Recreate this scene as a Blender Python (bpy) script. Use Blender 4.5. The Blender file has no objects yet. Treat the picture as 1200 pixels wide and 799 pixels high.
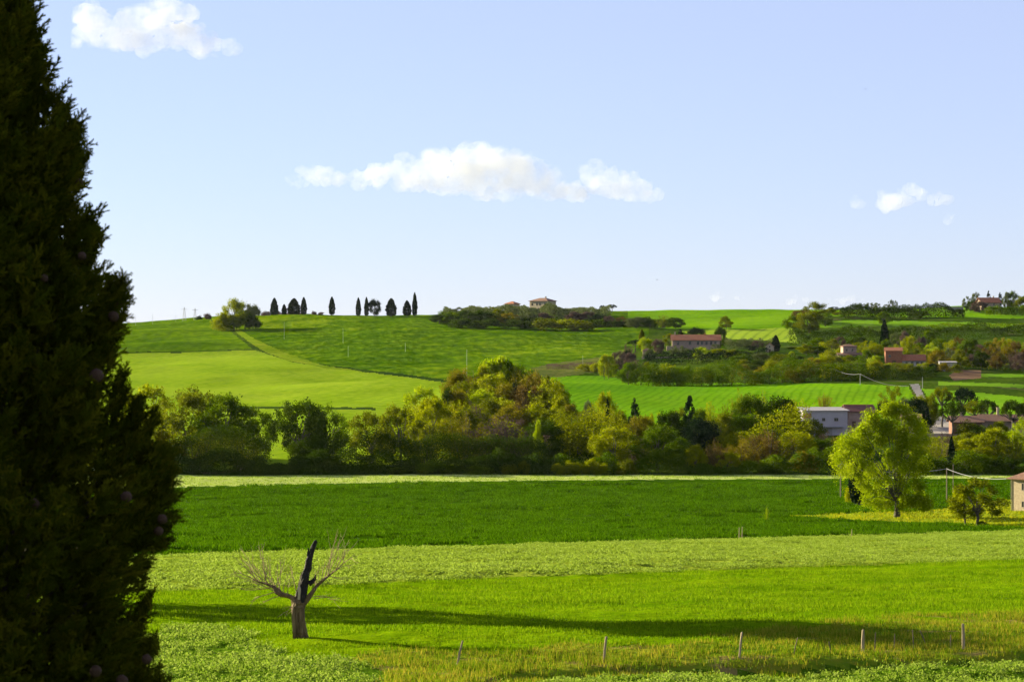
import bpy, math, random
import numpy as np
from mathutils import Vector, Matrix
SC = bpy.context.scene
COL = SC.collection
RAD = math.radians
# ------------------------------------------------------------------ camera, sky, sun, exposure
F = 2800.0                                   # focal length in photograph pixels (1200 wide)
cam_d = bpy.data.cameras.new('camera'); cam = bpy.data.objects.new('camera', cam_d); COL.objects.link(cam)
cam_d.sensor_width = 23.6; cam_d.lens = 23.6 * F / 1200.0
cam_d.clip_start = 0.1; cam_d.clip_end = 40000
cam.location = (0, 0, 0); cam.rotation_euler = (RAD(90), 0, 0)
cam_d.dof.use_dof = True; cam_d.dof.focus_distance = 220; cam_d.dof.aperture_fstop = 11.0
SC.camera = cam
SUN_EL, SUN_AZ = RAD(16), RAD(32)            # height, and how far beyond straight left the sun stands
sun_vec = Vector((-math.cos(SUN_AZ) * math.cos(SUN_EL), math.sin(SUN_AZ) * math.cos(SUN_EL), math.sin(SUN_EL)))
w = bpy.data.worlds.new('World'); SC.world = w; w.use_nodes = True
nt = w.node_tree; bg = nt.nodes['Background']
sky = nt.nodes.new('ShaderNodeTexSky'); sky.sky_type = 'NISHITA'; sky.sun_disc = False
sky.sun_elevation = SUN_EL; sky.sun_rotation = math.atan2(sun_vec.x, sun_vec.y)
sky.altitude = 300; sky.air_density = 0.9; sky.dust_density = 0.1; sky.ozone_density = 4.0
smx = nt.nodes.new('ShaderNodeMix'); smx.data_type = 'RGBA'; smx.inputs[0].default_value = 0.62; smx.inputs[7].default_value = (3.15, 3.2, 4.6, 1)   # thin high veil over the clear sky
nt.links.new(sky.outputs[0], smx.inputs[6]); nt.links.new(smx.outputs[2], bg.inputs[0]); bg.inputs[1].default_value = 0.055
sl = bpy.data.lights.new('sun', 'SUN'); sl.energy = 5.0; sl.angle = RAD(0.5); sl.color = (1.0, 0.90, 0.58)
so = bpy.data.objects.new('sun', sl); COL.objects.link(so)
so.rotation_euler = (-sun_vec).to_track_quat('-Z', 'Y').to_euler()
SC.view_settings.view_transform = 'Standard'; SC.view_settings.look = 'None'
SC.view_settings.gamma = 1; SC.view_settings.exposure = 1.9; SC.view_settings.use_curve_mapping = False
cy = SC.cycles
SC.render.engine = 'CYCLES'
cy.max_bounces = 16; cy.diffuse_bounces = 3; cy.glossy_bounces = 2; cy.transmission_bounces = 3
cy.volume_bounces = 16; cy.transparent_max_bounces = 8; cy.caustics_reflective = False; cy.caustics_refractive = False
cy.use_denoising = True; cy.denoiser = 'OPENIMAGEDENOISE'
cy.use_adaptive_sampling = True; cy.adaptive_threshold = 0.02
SC.render.use_persistent_data = False

# ------------------------------------------------------------------ helpers
rng = np.random.default_rng(7)
def tag(o, label=None, cat=None, group=None, kind=None):
    if label: o['label'] = label
    if cat: o['category'] = cat
    if group: o['group'] = group
    if kind: o['kind'] = kind
    return o
def link(o, parent=None):
    COL.objects.link(o)
    if parent: o.parent = parent
    return o
def mesh_np(name, V, polys, mat=None, smooth=False, tint=None):
    """polys: list of (k, array(m,k)) ; tint: per-face float"""
    me = bpy.data.meshes.new(name)
    V = np.ascontiguousarray(V, dtype=np.float32)
    me.vertices.add(len(V)); me.vertices.foreach_set('co', V.ravel())
    idx = []; tot = []
    for k, a in polys:
        a = np.asarray(a, dtype=np.int32); idx.append(a.ravel()); tot.append(np.full(len(a), k, np.int32))
    idx = np.concatenate(idx); tot = np.concatenate(tot)
    start = np.concatenate([[0], np.cumsum(tot)[:-1]]).astype(np.int32)
    me.loops.add(len(idx)); me.loops.foreach_set('vertex_index', idx)
    me.polygons.add(len(tot)); me.polygons.foreach_set('loop_start', start); me.polygons.foreach_set('loop_total', tot)
    me.polygons.foreach_set('use_smooth', np.full(len(tot), smooth, bool))
    if tint is not None:
        at = me.attributes.new('tint', 'FLOAT', 'FACE'); at.data.foreach_set('value', np.asarray(tint, np.float32))
    me.update(calc_edges=True)
    if mat: me.materials.append(mat)
    return me
def obj(name, me, parent=None):
    return link(bpy.data.objects.new(name, me), parent)
class MB:
    """collects closed primitives into one mesh"""
    def __init__(s): s.V = []; s.P = {}; s.n = 0
    def add(s, V, polys):
        V = np.asarray(V, float)
        for f in polys: s.P.setdefault(len(f), []).append([i + s.n for i in f])
        s.V.append(V); s.n += len(V); return s
    def box(s, x0, x1, y0, y1, z0, z1, M=None):
        V = np.array([(x0,y0,z0),(x1,y0,z0),(x1,y1,z0),(x0,y1,z0),(x0,y0,z1),(x1,y0,z1),(x1,y1,z1),(x0,y1,z1)], float)
        if M is not None: V = np.array([M @ Vector(v) for v in V])
        return s.add(V, [(0,3,2,1),(4,5,6,7),(0,1,5,4),(1,2,6,5),(2,3,7,6),(3,0,4,7)])
    def tube(s, pts, rad, n=8, rough=0.0, seed=0, cap=True):
        pts = np.asarray(pts, float); rad = np.broadcast_to(np.asarray(rad, float), (len(pts),))
        r_ = np.random.default_rng(seed); T = np.gradient(pts, axis=0); T /= np.linalg.norm(T, axis=1)[:, None] + 1e-9
        up = np.array([0.31, 0.95, 0.05]); V = []
        for i in range(len(pts)):
            a = np.cross(T[i], up); a /= np.linalg.norm(a) + 1e-9; b = np.cross(T[i], a)
            for k in range(n):
                t = 2 * math.pi * k / n; rr = rad[i] * (1 + rough * r_.uniform(-1, 1))
                V.append(pts[i] + rr * (math.cos(t) * a + math.sin(t) * b))
        P = []
        for i in range(len(pts) - 1):
            for k in range(n):
                P.append((i*n+k, i*n+(k+1) % n, (i+1)*n+(k+1) % n, (i+1)*n+k))
        if cap: P.append(tuple(range(n))[::-1]); P.append(tuple((len(pts)-1)*n+k for k in range(n)))
        return s.add(V, P)
    def mesh(s, name, mat, smooth=False):
        return mesh_np(name, np.concatenate(s.V), [(k, np.array(v)) for k, v in s.P.items()], mat, smooth)
    def build(s, name, mat, parent=None, smooth=False):
        return obj(name, s.mesh(name, mat, smooth), parent)
def empty(name, loc, rz=0.0):
    o = bpy.data.objects.new(name, None); o.empty_display_size = 1; COL.objects.link(o)
    o.location = loc; o.rotation_euler = (0, 0, rz); return o
# value noise
def _h(ix, iy, s):
    n = (ix.astype(np.int64) * 374761393 + iy.astype(np.int64) * 668265263 + s * 974634777) & 0x7fffffff
    n = ((n ^ (n >> 13)) * 1274126177) & 0x7fffffff
    return ((n ^ (n >> 16)) & 0xffff) / 65535.0
def vn(x, y, s=0):
    x = np.asarray(x, float); y = np.asarray(y, float)
    ix = np.floor(x); iy = np.floor(y); fx = x - ix; fy = y - iy
    fx = fx*fx*fx*(fx*(fx*6-15)+10); fy = fy*fy*fy*(fy*(fy*6-15)+10)
    a = _h(ix, iy, s); b = _h(ix+1, iy, s); c = _h(ix, iy+1, s); d = _h(ix+1, iy+1, s)
    return (a*(1-fx)+b*fx)*(1-fy)+(c*(1-fx)+d*fx)*fy - 0.5
# ------------------------------------------------------------------ materials
def newmat(name):
    m = bpy.data.materials.new(name); m.use_nodes = True; m.node_tree.nodes.clear(); return m, m.node_tree.nodes, m.node_tree.links
def ramp_node(N, stops):
    r = N.new('ShaderNodeValToRGB'); e = r.color_ramp.elements
    e[0].position = stops[0][0]; e[0].color = (*stops[0][1], 1); e[1].position = stops[-1][0]; e[1].color = (*stops[-1][1], 1)
    for p, c in stops[1:-1]:
        q = e.new(p); q.color = (*c, 1)
    return r
ALB = 0.68
def leafmat(name, c1, c2, c3=None, trans=0.5, scale=0.35):
    """foliage: own colour varies leaf to leaf and in patches; light passes partly through"""
    m, N, L = newmat(name); c3 = c3 or c2; c1, c2, c3 = ([v * ALB for v in c] for c in (c1, c2, c3))
    out = N.new('ShaderNodeOutputMaterial'); at = N.new('ShaderNodeAttribute'); at.attribute_name = 'tint'
    tc = N.new('ShaderNodeNewGeometry'); no = N.new('ShaderNodeTexNoise'); no.inputs['Scale'].default_value = scale; no.inputs['Detail'].default_value = 3
    L.new(tc.outputs['Position'], no.inputs['Vector'])
    mx = N.new('ShaderNodeMath'); mx.operation = 'MULTIPLY_ADD'; mx.inputs[1].default_value = 0.55
    L.new(at.outputs['Fac'], mx.inputs[0])
    m2 = N.new('ShaderNodeMath'); m2.operation = 'MULTIPLY'; m2.inputs[1].default_value = 0.55; L.new(no.outputs[0], m2.inputs[0]); L.new(m2.outputs[0], mx.inputs[2])
    r = ramp_node(N, [(0.15, c1), (0.5, c2), (0.85, c3)]); L.new(mx.outputs[0], r.inputs[0])
    d = N.new('ShaderNodeBsdfDiffuse'); t = N.new('ShaderNodeBsdfTranslucent'); mix = N.new('ShaderNodeMixShader'); mix.inputs[0].default_value = trans
    L.new(r.outputs[0], d.inputs[0]); L.new(r.outputs[0], t.inputs[0])
    L.new(d.outputs[0], mix.inputs[1]); L.new(t.outputs[0], mix.inputs[2]); L.new(mix.outputs[0], out.inputs[0])
    return m
def solid(name, c1, c2=None, scale=1.0, rough=0.85, bump=0.0, bscale=None, stretch=(1, 1, 1), metallic=0.0, spec=0.25, coords='Object'):
    m, N, L = newmat(name); c2 = c2 or c1; c1, c2 = ([v * .75 for v in c] for c in (c1, c2))
    out = N.new('ShaderNodeOutputMaterial'); b = N.new('ShaderNodeBsdfPrincipled'); L.new(b.outputs[0], out.inputs[0])
    tc = N.new('ShaderNodeTexCoord'); mp = N.new('ShaderNodeMapping'); mp.inputs['Scale'].default_value = stretch; L.new(tc.outputs[coords], mp.inputs[0])
    no = N.new('ShaderNodeTexNoise'); no.inputs['Scale'].default_value = scale; no.inputs['Detail'].default_value = 5; L.new(mp.outputs[0], no.inputs[0])
    r = ramp_node(N, [(0.3, c1), (0.7, c2)]); L.new(no.outputs[0], r.inputs[0]); L.new(r.outputs[0], b.inputs['Base Color'])
    b.inputs['Roughness'].default_value = rough; b.inputs['Metallic'].default_value = metallic
    b.inputs['Specular IOR Level'].default_value = spec
    if bump:
        n2 = N.new('ShaderNodeTexNoise'); n2.inputs['Scale'].default_value = bscale or scale * 4; n2.inputs['Detail'].default_value = 4; L.new(mp.outputs[0], n2.inputs[0])
        bp = N.new('ShaderNodeBump'); bp.inputs['Strength'].default_value = 1; bp.inputs['Distance'].default_value = bump
        L.new(n2.outputs[0], bp.inputs['Height']); L.new(bp.outputs[0], b.inputs['Normal'])
    return m
def fieldmat(name, ca, cb, cc=None, big=0.02, fine=1.2, rot=0.0, rows=None, bump=0.12, stretch=1.0, patch=None):
    """crop or grass seen as a sheet: patches, grain and, where rows is given, drilled rows (spacing, strength, dark colour)"""
    m, N, L = newmat(name); cc = cc or cb; ca, cb, cc = ([v * ALB for v in c] for c in (ca, cb, cc))
    out = N.new('ShaderNodeOutputMaterial'); b = N.new('ShaderNodeBsdfDiffuse')
    tc = N.new('ShaderNodeTexCoord'); mp = N.new('ShaderNodeMapping'); mp.inputs['Rotation'].default_value = (0, 0, rot); mp.inputs['Scale'].default_value = (1, stretch, 1)
    L.new(tc.outputs['Object'], mp.inputs[0])
    def noise(s, d=4, dist=0.0):
        n = N.new('ShaderNodeTexNoise'); n.inputs['Scale'].default_value = s; n.inputs['Detail'].default_value = d; n.inputs['Distortion'].default_value = dist; L.new(mp.outputs[0], n.inputs[0]); return n
    nb = noise(big, 5, 0.6); nf = noise(fine, 5)
    ad = N.new('ShaderNodeMath'); ad.operation = 'MULTIPLY_ADD'; ad.inputs[1].default_value = 0.5
    mu = N.new('ShaderNodeMath'); mu.operation = 'MULTIPLY'; mu.inputs[1].default_value = 0.5
    L.new(nb.outputs[0], ad.inputs[0]); L.new(nf.outputs[0], mu.inputs[0]); L.new(mu.outputs[0], ad.inputs[2])
    r = ramp_node(N, [(0.36, ca), (0.5, cb), (0.64, cc)]); L.new(ad.outputs[0], r.inputs[0]); colo = r.outputs[0]
    hsrc = nf.outputs[0]
    if rows:
        sp, st, dc = rows; dc = [v * ALB for v in dc]
        wv = N.new('ShaderNodeTexWave'); wv.wave_type = 'BANDS'; wv.bands_direction = 'X'; wv.inputs['Scale'].default_value = 0.314 / sp
        wv.inputs['Distortion'].default_value = 2.6; wv.inputs['Detail'].default_value = 2; wv.inputs['Detail Scale'].default_value = 0.6
        L.new(mp.outputs[0], wv.inputs[0])
        pw = N.new('ShaderNodeMath'); pw.operation = 'POWER'; pw.inputs[1].default_value = 3; L.new(wv.outputs['Fac'], pw.inputs[0])
        sm = N.new('ShaderNodeMath'); sm.operation = 'MULTIPLY'; sm.inputs[1].default_value = st; L.new(pw.outputs[0], sm.inputs[0])
        s2 = N.new('ShaderNodeMath'); s2.operation = 'MULTIPLY'; L.new(sm.outputs[0], s2.inputs[0]); L.new(noise(0.03, 2).outputs[0], s2.inputs[1])
        mxr = N.new('ShaderNodeMix'); mxr.data_type = 'RGBA'; L.new(s2.outputs[0], mxr.inputs[0]); L.new(colo, mxr.inputs[6]); mxr.inputs[7].default_value = (*dc, 1)
        colo = mxr.outputs[2]
    if patch:
        ps, pc, lo, hi = patch; pc = [v * ALB for v in pc]
        pn = noise(ps, 6, 1.0); pr = ramp_node(N, [(lo, (0, 0, 0)), (hi, (1, 1, 1))]); L.new(pn.outputs[0], pr.inputs[0])
        mp2 = N.new('ShaderNodeMix'); mp2.data_type = 'RGBA'; L.new(pr.outputs[0], mp2.inputs[0]); L.new(colo, mp2.inputs[6]); mp2.inputs[7].default_value = (*pc, 1)
        colo = mp2.outputs[2]
    L.new(colo, b.inputs[0])
    bp = N.new('ShaderNodeBump'); bp.inputs['Strength'].default_value = 1; bp.inputs['Distance'].default_value = bump
    L.new(hsrc, bp.inputs['Height']); L.new(bp.outputs[0], b.inputs['Normal'])
    L.new(b.outputs[0], out.inputs[0])
    return m
# ------------------------------------------------------------------ lie of the land
_D = [5, 30, 60, 95, 111, 200, 290, 350, 415, 470, 530, 590]
_Z = [-9, -9.8, -11.5, -13.4, -13.8, -18.8, -24.0, -27.6, -31.0, -32.4, -33.2, -33.2]
_DH = [650, 700, 800, 900, 1000, 1100, 1200, 1350, 1500, 1600, 1750, 2000, 2600, 9000]
_PX = [-1500, -400, 0, 150, 300, 450, 600, 750, 900, 1050, 1200, 1700, 2800]
_YH = {650: [536]*13, 700: [513]*13, 800: [482]*13,
       900: [470, 468, 462, 460, 458, 455, 454, 456, 454, 454, 456, 458, 460],
       1000: [450, 446, 442, 440, 437, 434, 434, 436, 435, 434, 437, 440, 442],
       1100: [432, 428, 424, 422, 419, 417, 418, 420, 418, 417, 420, 422, 425],
       1200: [418, 414, 409, 407, 402, 401, 403, 405, 402, 401, 402, 404, 408],
       1350: [401, 398, 394, 390.5, 381, 379, 381, 384.5, 378, 377.5, 379, 381, 387],
       1500: [392, 389, 385, 379.5, 368, 363.5, 363, 366.5, 359.5, 360, 361, 364, 371]}
_gD = np.geomspace(5, 9000, 700); _gP = np.linspace(-1500, 2800, 216)
def _build_table():
    rows = []; Ds = _D + _DH
    for D in Ds:
        if D in _YH: z = -(np.interp(_gP, _PX, _YH[D]) - 399.5) * D / F
        elif D <= 590: z = np.full(len(_gP), _Z[_D.index(D)])
        else:
            zc = -(np.interp(_gP, _PX, _YH[1500]) - 399.5) * 1500 / F
            z = zc + {1600: -0.6, 1750: -7, 2000: -24, 2600: -55, 9000: -60}[D]
        rows.append(z)
    rows = np.array(rows)
    T = np.array([np.interp(_gD, Ds, rows[:, j]) for j in range(len(_gP))]).T
    k = np.array([1, 4, 6, 4, 1]) / 16.0
    for _ in range(10):
        P = np.pad(T, ((2, 2), (0, 0)), 'edge'); T = sum(k[i] * P[i:i+T.shape[0]] for i in range(5))
        P = np.pad(T, ((0, 0), (2, 2)), 'edge'); T = sum(k[i] * P[:, i:i+T.shape[1]] for i in range(5))
    return T
_T = _build_table()
def gz(x, y):
    x = np.asarray(x, float); y = np.asarray(y, float)
    yy = np.clip(y, 5, 8990); px = np.clip(600 + F * x / yy, -1499, 2799)
    fi = np.log(yy / 5) / np.log(9000 / 5) * (len(_gD) - 1); fj = (px + 1500) / 4300 * (len(_gP) - 1)
    i = np.clip(fi.astype(int), 0, len(_gD) - 2); j = np.clip(fj.astype(int), 0, len(_gP) - 2); a = fi - i; b = fj - j
    z = (_T[i, j]*(1-b)+_T[i, j+1]*b)*(1-a)+(_T[i+1, j]*(1-b)+_T[i+1, j+1]*b)*a
    hill = np.clip((yy - 640) / 250, 0, 1) * np.clip((1700 - yy) / 150, 0, 1)
    z = z + hill * (4.6 * vn(x / 95 + y / 400, y / 60, 3) + 1.6 * vn(x / 33 + 5, y / 26, 4) + 0.35 * vn(x / 11, y / 9, 5))
    near = np.clip((yy - 60) / 40, 0, 1) * np.clip((620 - yy) / 60, 0, 1)
    z = z + near * (0.75 * vn(x / 22, y / 14, 8) + 0.30 * vn(x / 6, y / 4, 9) + 0.13 * vn(x / 1.3, y / 1.5, 10))
    # ditch along the lower crop edge
    pxx = 600 + F * x / yy; yd = np.interp(pxx, [300, 600, 750, 900, 1050, 1200, 1500], [60, 94, 96.5, 98, 99.5, 102, 108])
    z = z - 1.6 * np.exp(-((y - yd - 2.6) / 1.25) ** 2) * np.clip((pxx - 480) / 120, 0, 1)
    return z
def gz1(x, y): return float(gz(np.array([x]), np.array([y]))[0])
def PT(px, D): return (px - 600) * D / F
def ZP(py, D): return -(py - 399.5) * D / F
def ground_pt(px, D): x = PT(px, D); return (x, D, gz1(x, D))
def inpoly(px, py, poly):
    r = np.zeros(px.shape, bool); n = len(poly)
    for i in range(n):
        x1, y1 = poly[i]; x2, y2 = poly[(i+1) % n]
        if y1 == y2: continue
        c = ((y1 > py) != (y2 > py)) & (px < (x2-x1)*(py-y1)/(y2-y1)+x1); r ^= c
    return r
# boundaries of the fields, on the ground, given by bearing and depression as surveyed from the terrace
B2 = ([150, 200, 400, 600, 800, 900, 1200, 1500], [572, 571, 566.5, 563, 561.5, 561, 560, 559])
B3 = ([-200, 150, 200, 400, 600, 800, 1000, 1100, 1200, 1500], [662, 652, 650, 643, 638, 633, 627, 624, 621, 612])
B4 = ([-200, 150, 200, 300, 430, 600, 800, 1000, 1200, 1500], [705, 695, 692, 690, 683, 676, 669, 662, 655, 645])
B5 = ([-200, 380, 420, 500, 600, 700, 850, 1000, 1200, 1500], [900, 810, 765, 758, 762, 758, 748, 734, 718, 700])
B6 = ([0, 560, 640, 750, 850, 1000, 1200, 1500], [860, 810, 801, 796, 791, 786, 777, 765])
S6L = [(-200, 760), (120, 748), (180, 742), (230, 733), (280, 742), (330, 762), (400, 776), (450, 790), (440, 900), (-200, 900)]
WEDGE = [(925, 604), (1000, 601), (1080, 599), (1110, 596), (1150, 589), (1185, 585), (1400, 580), (1400, 617), (1200, 619), (1150, 617.5), (1110, 614), (1050, 611.5), (1000, 609), (925, 606)]
HP = [  # (field, polygon)
 ('headland', [(270, 384), (279, 385), (300, 398), (333, 413), (378, 428), (425, 435), (385, 432), (340, 423), (312, 413), (292, 401)]),
 ('winter_wheat', [(-600, 300), (270, 300), (270, 388), (296, 409), (200, 412), (-600, 418)]),
 ('hedge_bank_and_shadow', [(345, 423.2), (420, 432.2), (470, 437.8), (530, 446), (530, 449), (470, 441), (420, 435), (345, 425)]),
 ('hedge_bank_and_shadow', [(110, 409.5), (200, 410), (292, 406.5), (297, 410), (200, 413.5), (110, 413.5)]),  # shadow band across the slope, painted as a strip of dark ground
 ('hedge_bank_and_shadow', [(270, 475.5), (440, 477.5), (440, 480.3), (270, 478.3)]),
 ('spring_barley', [(-600, 414), (200, 412), (296, 409), (345, 425), (420, 434), (470, 440), (530, 448), (560, 458), (560, 545), (-600, 545)]),
 ('dry_bank', [(622, 431), (660, 424), (700, 419), (740, 416), (745, 425), (700, 436), (655, 442), (630, 441)]),
 ('drilled_field', [(640, 442), (700, 440), (760, 447.5), (900, 449), (1000, 449.5), (1065, 453), (1080, 485), (1080, 500), (640, 500)]),
 ('lane', [(1066, 450), (1077, 450), (1082, 462), (1089, 475), (1101, 487), (1115, 494), (1098, 498), (1088, 488), (1079, 472)]),
 ('forecourt', [(1078, 492), (1160, 492), (1160, 508), (1078, 508)]),
 ('grass_slope', [(1080, 455), (1140, 459), (1260, 472), (1260, 505), (1110, 489), (1093, 474)]),
 ('ploughed_patch', [(1112, 440), (1122, 433), (1150, 434), (1149, 443), (1118, 446)]),
 ('terrace_strip', [(1100, 447), (1260, 452), (1260, 456), (1100, 451)]),
 ('terrace_strip', [(1145, 438), (1260, 439), (1260, 443), (1145, 441.5)]),
 ('vineyard', [(795, 388), (850, 386), (930, 384), (935, 402), (880, 398), (830, 396)]),
 ('upper_pasture', [(925, 300), (968, 300), (968, 380), (925, 384)]),
 ('upper_pasture', [(735, 300), (935, 300), (935, 384), (850, 386), (780, 386), (735, 372)]),
 ('terrace_strip', [(960, 378), (1000, 375), (1060, 376), (1150, 378), (1260, 384), (1260, 389), (1150, 384), (1060, 381.5), (960, 384)]),
 ('terrace_strip', [(1085, 300), (1260, 300), (1260, 372), (1150, 367), (1085, 365)]),
 ('upper_pasture', [(935, 300), (1400, 300), (1400, 376), (935, 370)]),
 ('ridge_wheat', [(270, 300), (760, 300), (760, 392), (740, 416), (660, 424), (600, 440), (530, 447), (470, 439), (420, 433), (345, 424), (300, 400), (270, 386)]),
]
NEAR_NAMES = ['pale_strip', 'crop_field', 'flower_meadow', 'clover_field', 'mown_meadow', 'rough_grass', 'bean_field']
def classify(px, py, D):
    f = np.full(px.shape, 'hill', dtype=object)
    xm = (px - 600) * D / F; py = py + np.where(D < 150, 14 * vn(xm / 3.2, D / 4.5, 71) + 9 * vn(xm / .9, D / 1.3, 72), 0)
    nr = D < 588
    f[nr] = 'mown_meadow'
    f[nr & (py < np.interp(px, *B4))] = 'clover_field'
    f[nr & (py < np.interp(px, *B3))] = 'crop_field'
    f[nr & inpoly(px, py, WEDGE)] = 'flower_meadow'
    f[nr & (py < np.interp(px, *B2))] = 'pale_strip'
    f[nr & (py > np.interp(px, *B5))] = 'rough_grass'
    f[nr & (py > np.interp(px, *B6))] = 'bean_field'
    f[nr & inpoly(px, py, S6L)] = 'bean_field'
    f[D < 88] = 'ground'
    hl = (D >= 588) & (D < 1700)
    done = ~hl
    for nm, poly in HP:
        s = ~done & inpoly(px, py, poly); f[s] = nm; done |= s
    f[D >= 1700] = 'ground'
    return f
# ------------------------------------------------------------------ ground sheets
FM = {
 'ground': fieldmat('m_ground', (.05, .08, .012), (.08, .12, .015), (.10, .14, .02)),
 'hill': fieldmat('m_hill', (.025, .055, .005), (.045, .09, .006), (.09, .13, .01), big=.03, fine=.6, bump=.3, patch=(.05, (.12, .10, .05), .60, .72)),
 'mown_meadow': fieldmat('m_mown', (.08, .18, .001), (.15, .27, .002), (.22, .33, .003), big=.06, fine=1.5, stretch=2.5, bump=.12),
 'clover_field': fieldmat('m_clover', (.14, .22, .008), (.24, .32, .02), (.34, .41, .04), big=.12, fine=1.6, stretch=1.8, bump=.25),
 'crop_field': fieldmat('m_crop', (.02, .06, .001), (.04, .10, .001), (.06, .14, .002), big=.05, fine=.9, stretch=3.0, bump=.3),
 'flower_meadow': fieldmat('m_flower', (.20, .30, .012), (.28, .34, .012), (.42, .40, .012), big=.12, fine=1.2, bump=.2),
 'pale_strip': fieldmat('m_pale', (.36, .44, .09), (.44, .52, .13), (.50, .56, .16), big=.03, fine=.8, stretch=2, bump=.15),
 'rough_grass': fieldmat('m_rough', (.10, .20, .008), (.17, .24, .012), (.24, .24, .02), big=.16, fine=1.4, stretch=1.5, bump=.25, patch=(.25, (.26, .20, .06), .56, .66)),
 'bean_field': fieldmat('m_bean', (.05, .11, .004), (.08, .16, .006), (.12, .2, .01), big=.3, fine=2.2, bump=.3),
 'headland': fieldmat('m_headland', (.12, .22, .004), (.22, .31, .010), (.30, .34, .02), big=.10, fine=.5, rot=.9, rows=(5, 1.6, (.06, .14, .004))),
 'winter_wheat': fieldmat('m_wheat', (.06, .13, .001), (.105, .19, .002), (.17, .27, .003), big=.02, fine=.25, rot=1.42, rows=(24, .7, (.02, .08, .003)), bump=.6, stretch=.5),
 'spring_barley': fieldmat('m_barley', (.17, .285, .006), (.24, .36, .012), (.30, .41, .022), big=.02, fine=.35, rot=.35, rows=(7, .25, (.12, .24, .01)), bump=.3),
 'hedge_bank_and_shadow': fieldmat('m_bank_and_shadow', (.02, .045, .008), (.03, .06, .01), (.05, .09, .012)),  # dark field margins; same colour also paints the hillside shadow band
 'dry_bank': fieldmat('m_dry', (.06, .10, .01), (.13, .14, .035), (.17, .20, .03), big=.05, fine=.5, bump=.5),
 'drilled_field': fieldmat('m_drilled', (.10, .26, .004), (.14, .32, .005), (.19, .37, .007), big=.015, fine=.4, rot=.22, rows=(3.3, .65, (.045, .15, .003)), bump=.3),
 'lane': solid('m_lane', (.15, .135, .13), (.21, .19, .185), scale=.4),
 'forecourt': solid('m_forecourt', (.30, .26, .22), (.38, .33, .28), scale=.4),
 'grass_slope': fieldmat('m_slope', (.12, .28, .008), (.16, .34, .01), (.22, .38, .015), big=.03, fine=.5),
 'ploughed_patch': fieldmat('m_plough', (.16, .09, .05), (.24, .14, .08), (.28, .18, .10), big=.08, fine=.6, bump=.3),
 'terrace_strip': fieldmat('m_terrace', (.10, .23, .012), (.15, .30, .014), (.20, .35, .02), big=.03, fine=.4, bump=.3),
 'vineyard': fieldmat('m_vine', (.22, .34, .02), (.28, .40, .03), (.34, .44, .04), big=.03, fine=.5, rot=.25, rows=(6, .9, (.07, .13, .015))),
 'upper_pasture': fieldmat('m_pasture', (.10, .24, .004), (.14, .30, .005), (.19, .35, .007), big=.012, fine=.25, rot=1.4, rows=(22, .35, (.07, .18, .008)), bump=.5),
 'ridge_wheat': fieldmat('m_ridge', (.035, .09, .001), (.085, .17, .002), (.20, .29, .004), big=.014, fine=.22, rot=1.36, rows=(13, .75, (.02, .07, .003)), bump=1.0, stretch=.45),
}
def build_ground():
    us = np.concatenate([np.linspace(-2.2, -.30, 60)[:-1], np.linspace(-.30, -.245, 30)[:-1], np.arange(-.245, .245, .00058), np.linspace(.245, .30, 30), np.linspace(.30, 2.2, 60)[1:]])
    ds = [5.0]
    while ds[-1] < 3200:
        d = ds[-1]
        if d < 88: s = 3.0
        elif d < 200: s = .28 + (d - 88) * .004
        elif d < 588: s = .75 + (d - 200) * .003
        elif d < 1560: s = 2.2
        else: s = 2.2 + (d - 1560) * .08
        ds.append(d + s)
    ds = np.array(ds); U, Dm = np.meshgrid(us, ds)
    X = U * Dm; Z = gz(X, Dm); nc = len(us); nr = len(ds)
    V = np.stack([X.ravel(), Dm.ravel(), Z.ravel()], 1)
    i = np.arange(nr-1)[:, None] * nc + np.arange(nc-1)[None, :]
    Q = np.stack([i, i+1, i+nc+1, i+nc], -1).reshape(-1, 4)
    C = V[Q].mean(1); px = 600 + F * C[:, 0] / C[:, 1]; py = 399.5 - F * C[:, 2] / C[:, 1]
    jit = vn(C[:, 0] / 3, C[:, 1] / 6, 21) * .8
    fid = classify(px, py + jit * np.where(C[:, 1] > 588, 1.2, .8), C[:, 1])
    for nm in sorted(set(fid.tolist())):
        q = Q[fid == nm]; u, inv = np.unique(q, return_inverse=True)
        me = mesh_np(nm, V[u], [(4, inv.reshape(-1, 4))], FM[nm], smooth=True)
        tag(obj(nm, me), kind='structure')
    # the terrace side, behind and under the camera
    mb = MB(); xs = np.linspace(-300, 300, 13)
    mb.add([(-300, -200, -9.02), (300, -200, -9.02), (300, 5, -9.02), (-300, 5, -9.02)], [(0, 1, 2, 3)])
    tag(mb.build('yard', FM['ground']), kind='structure')
build_ground()

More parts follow.
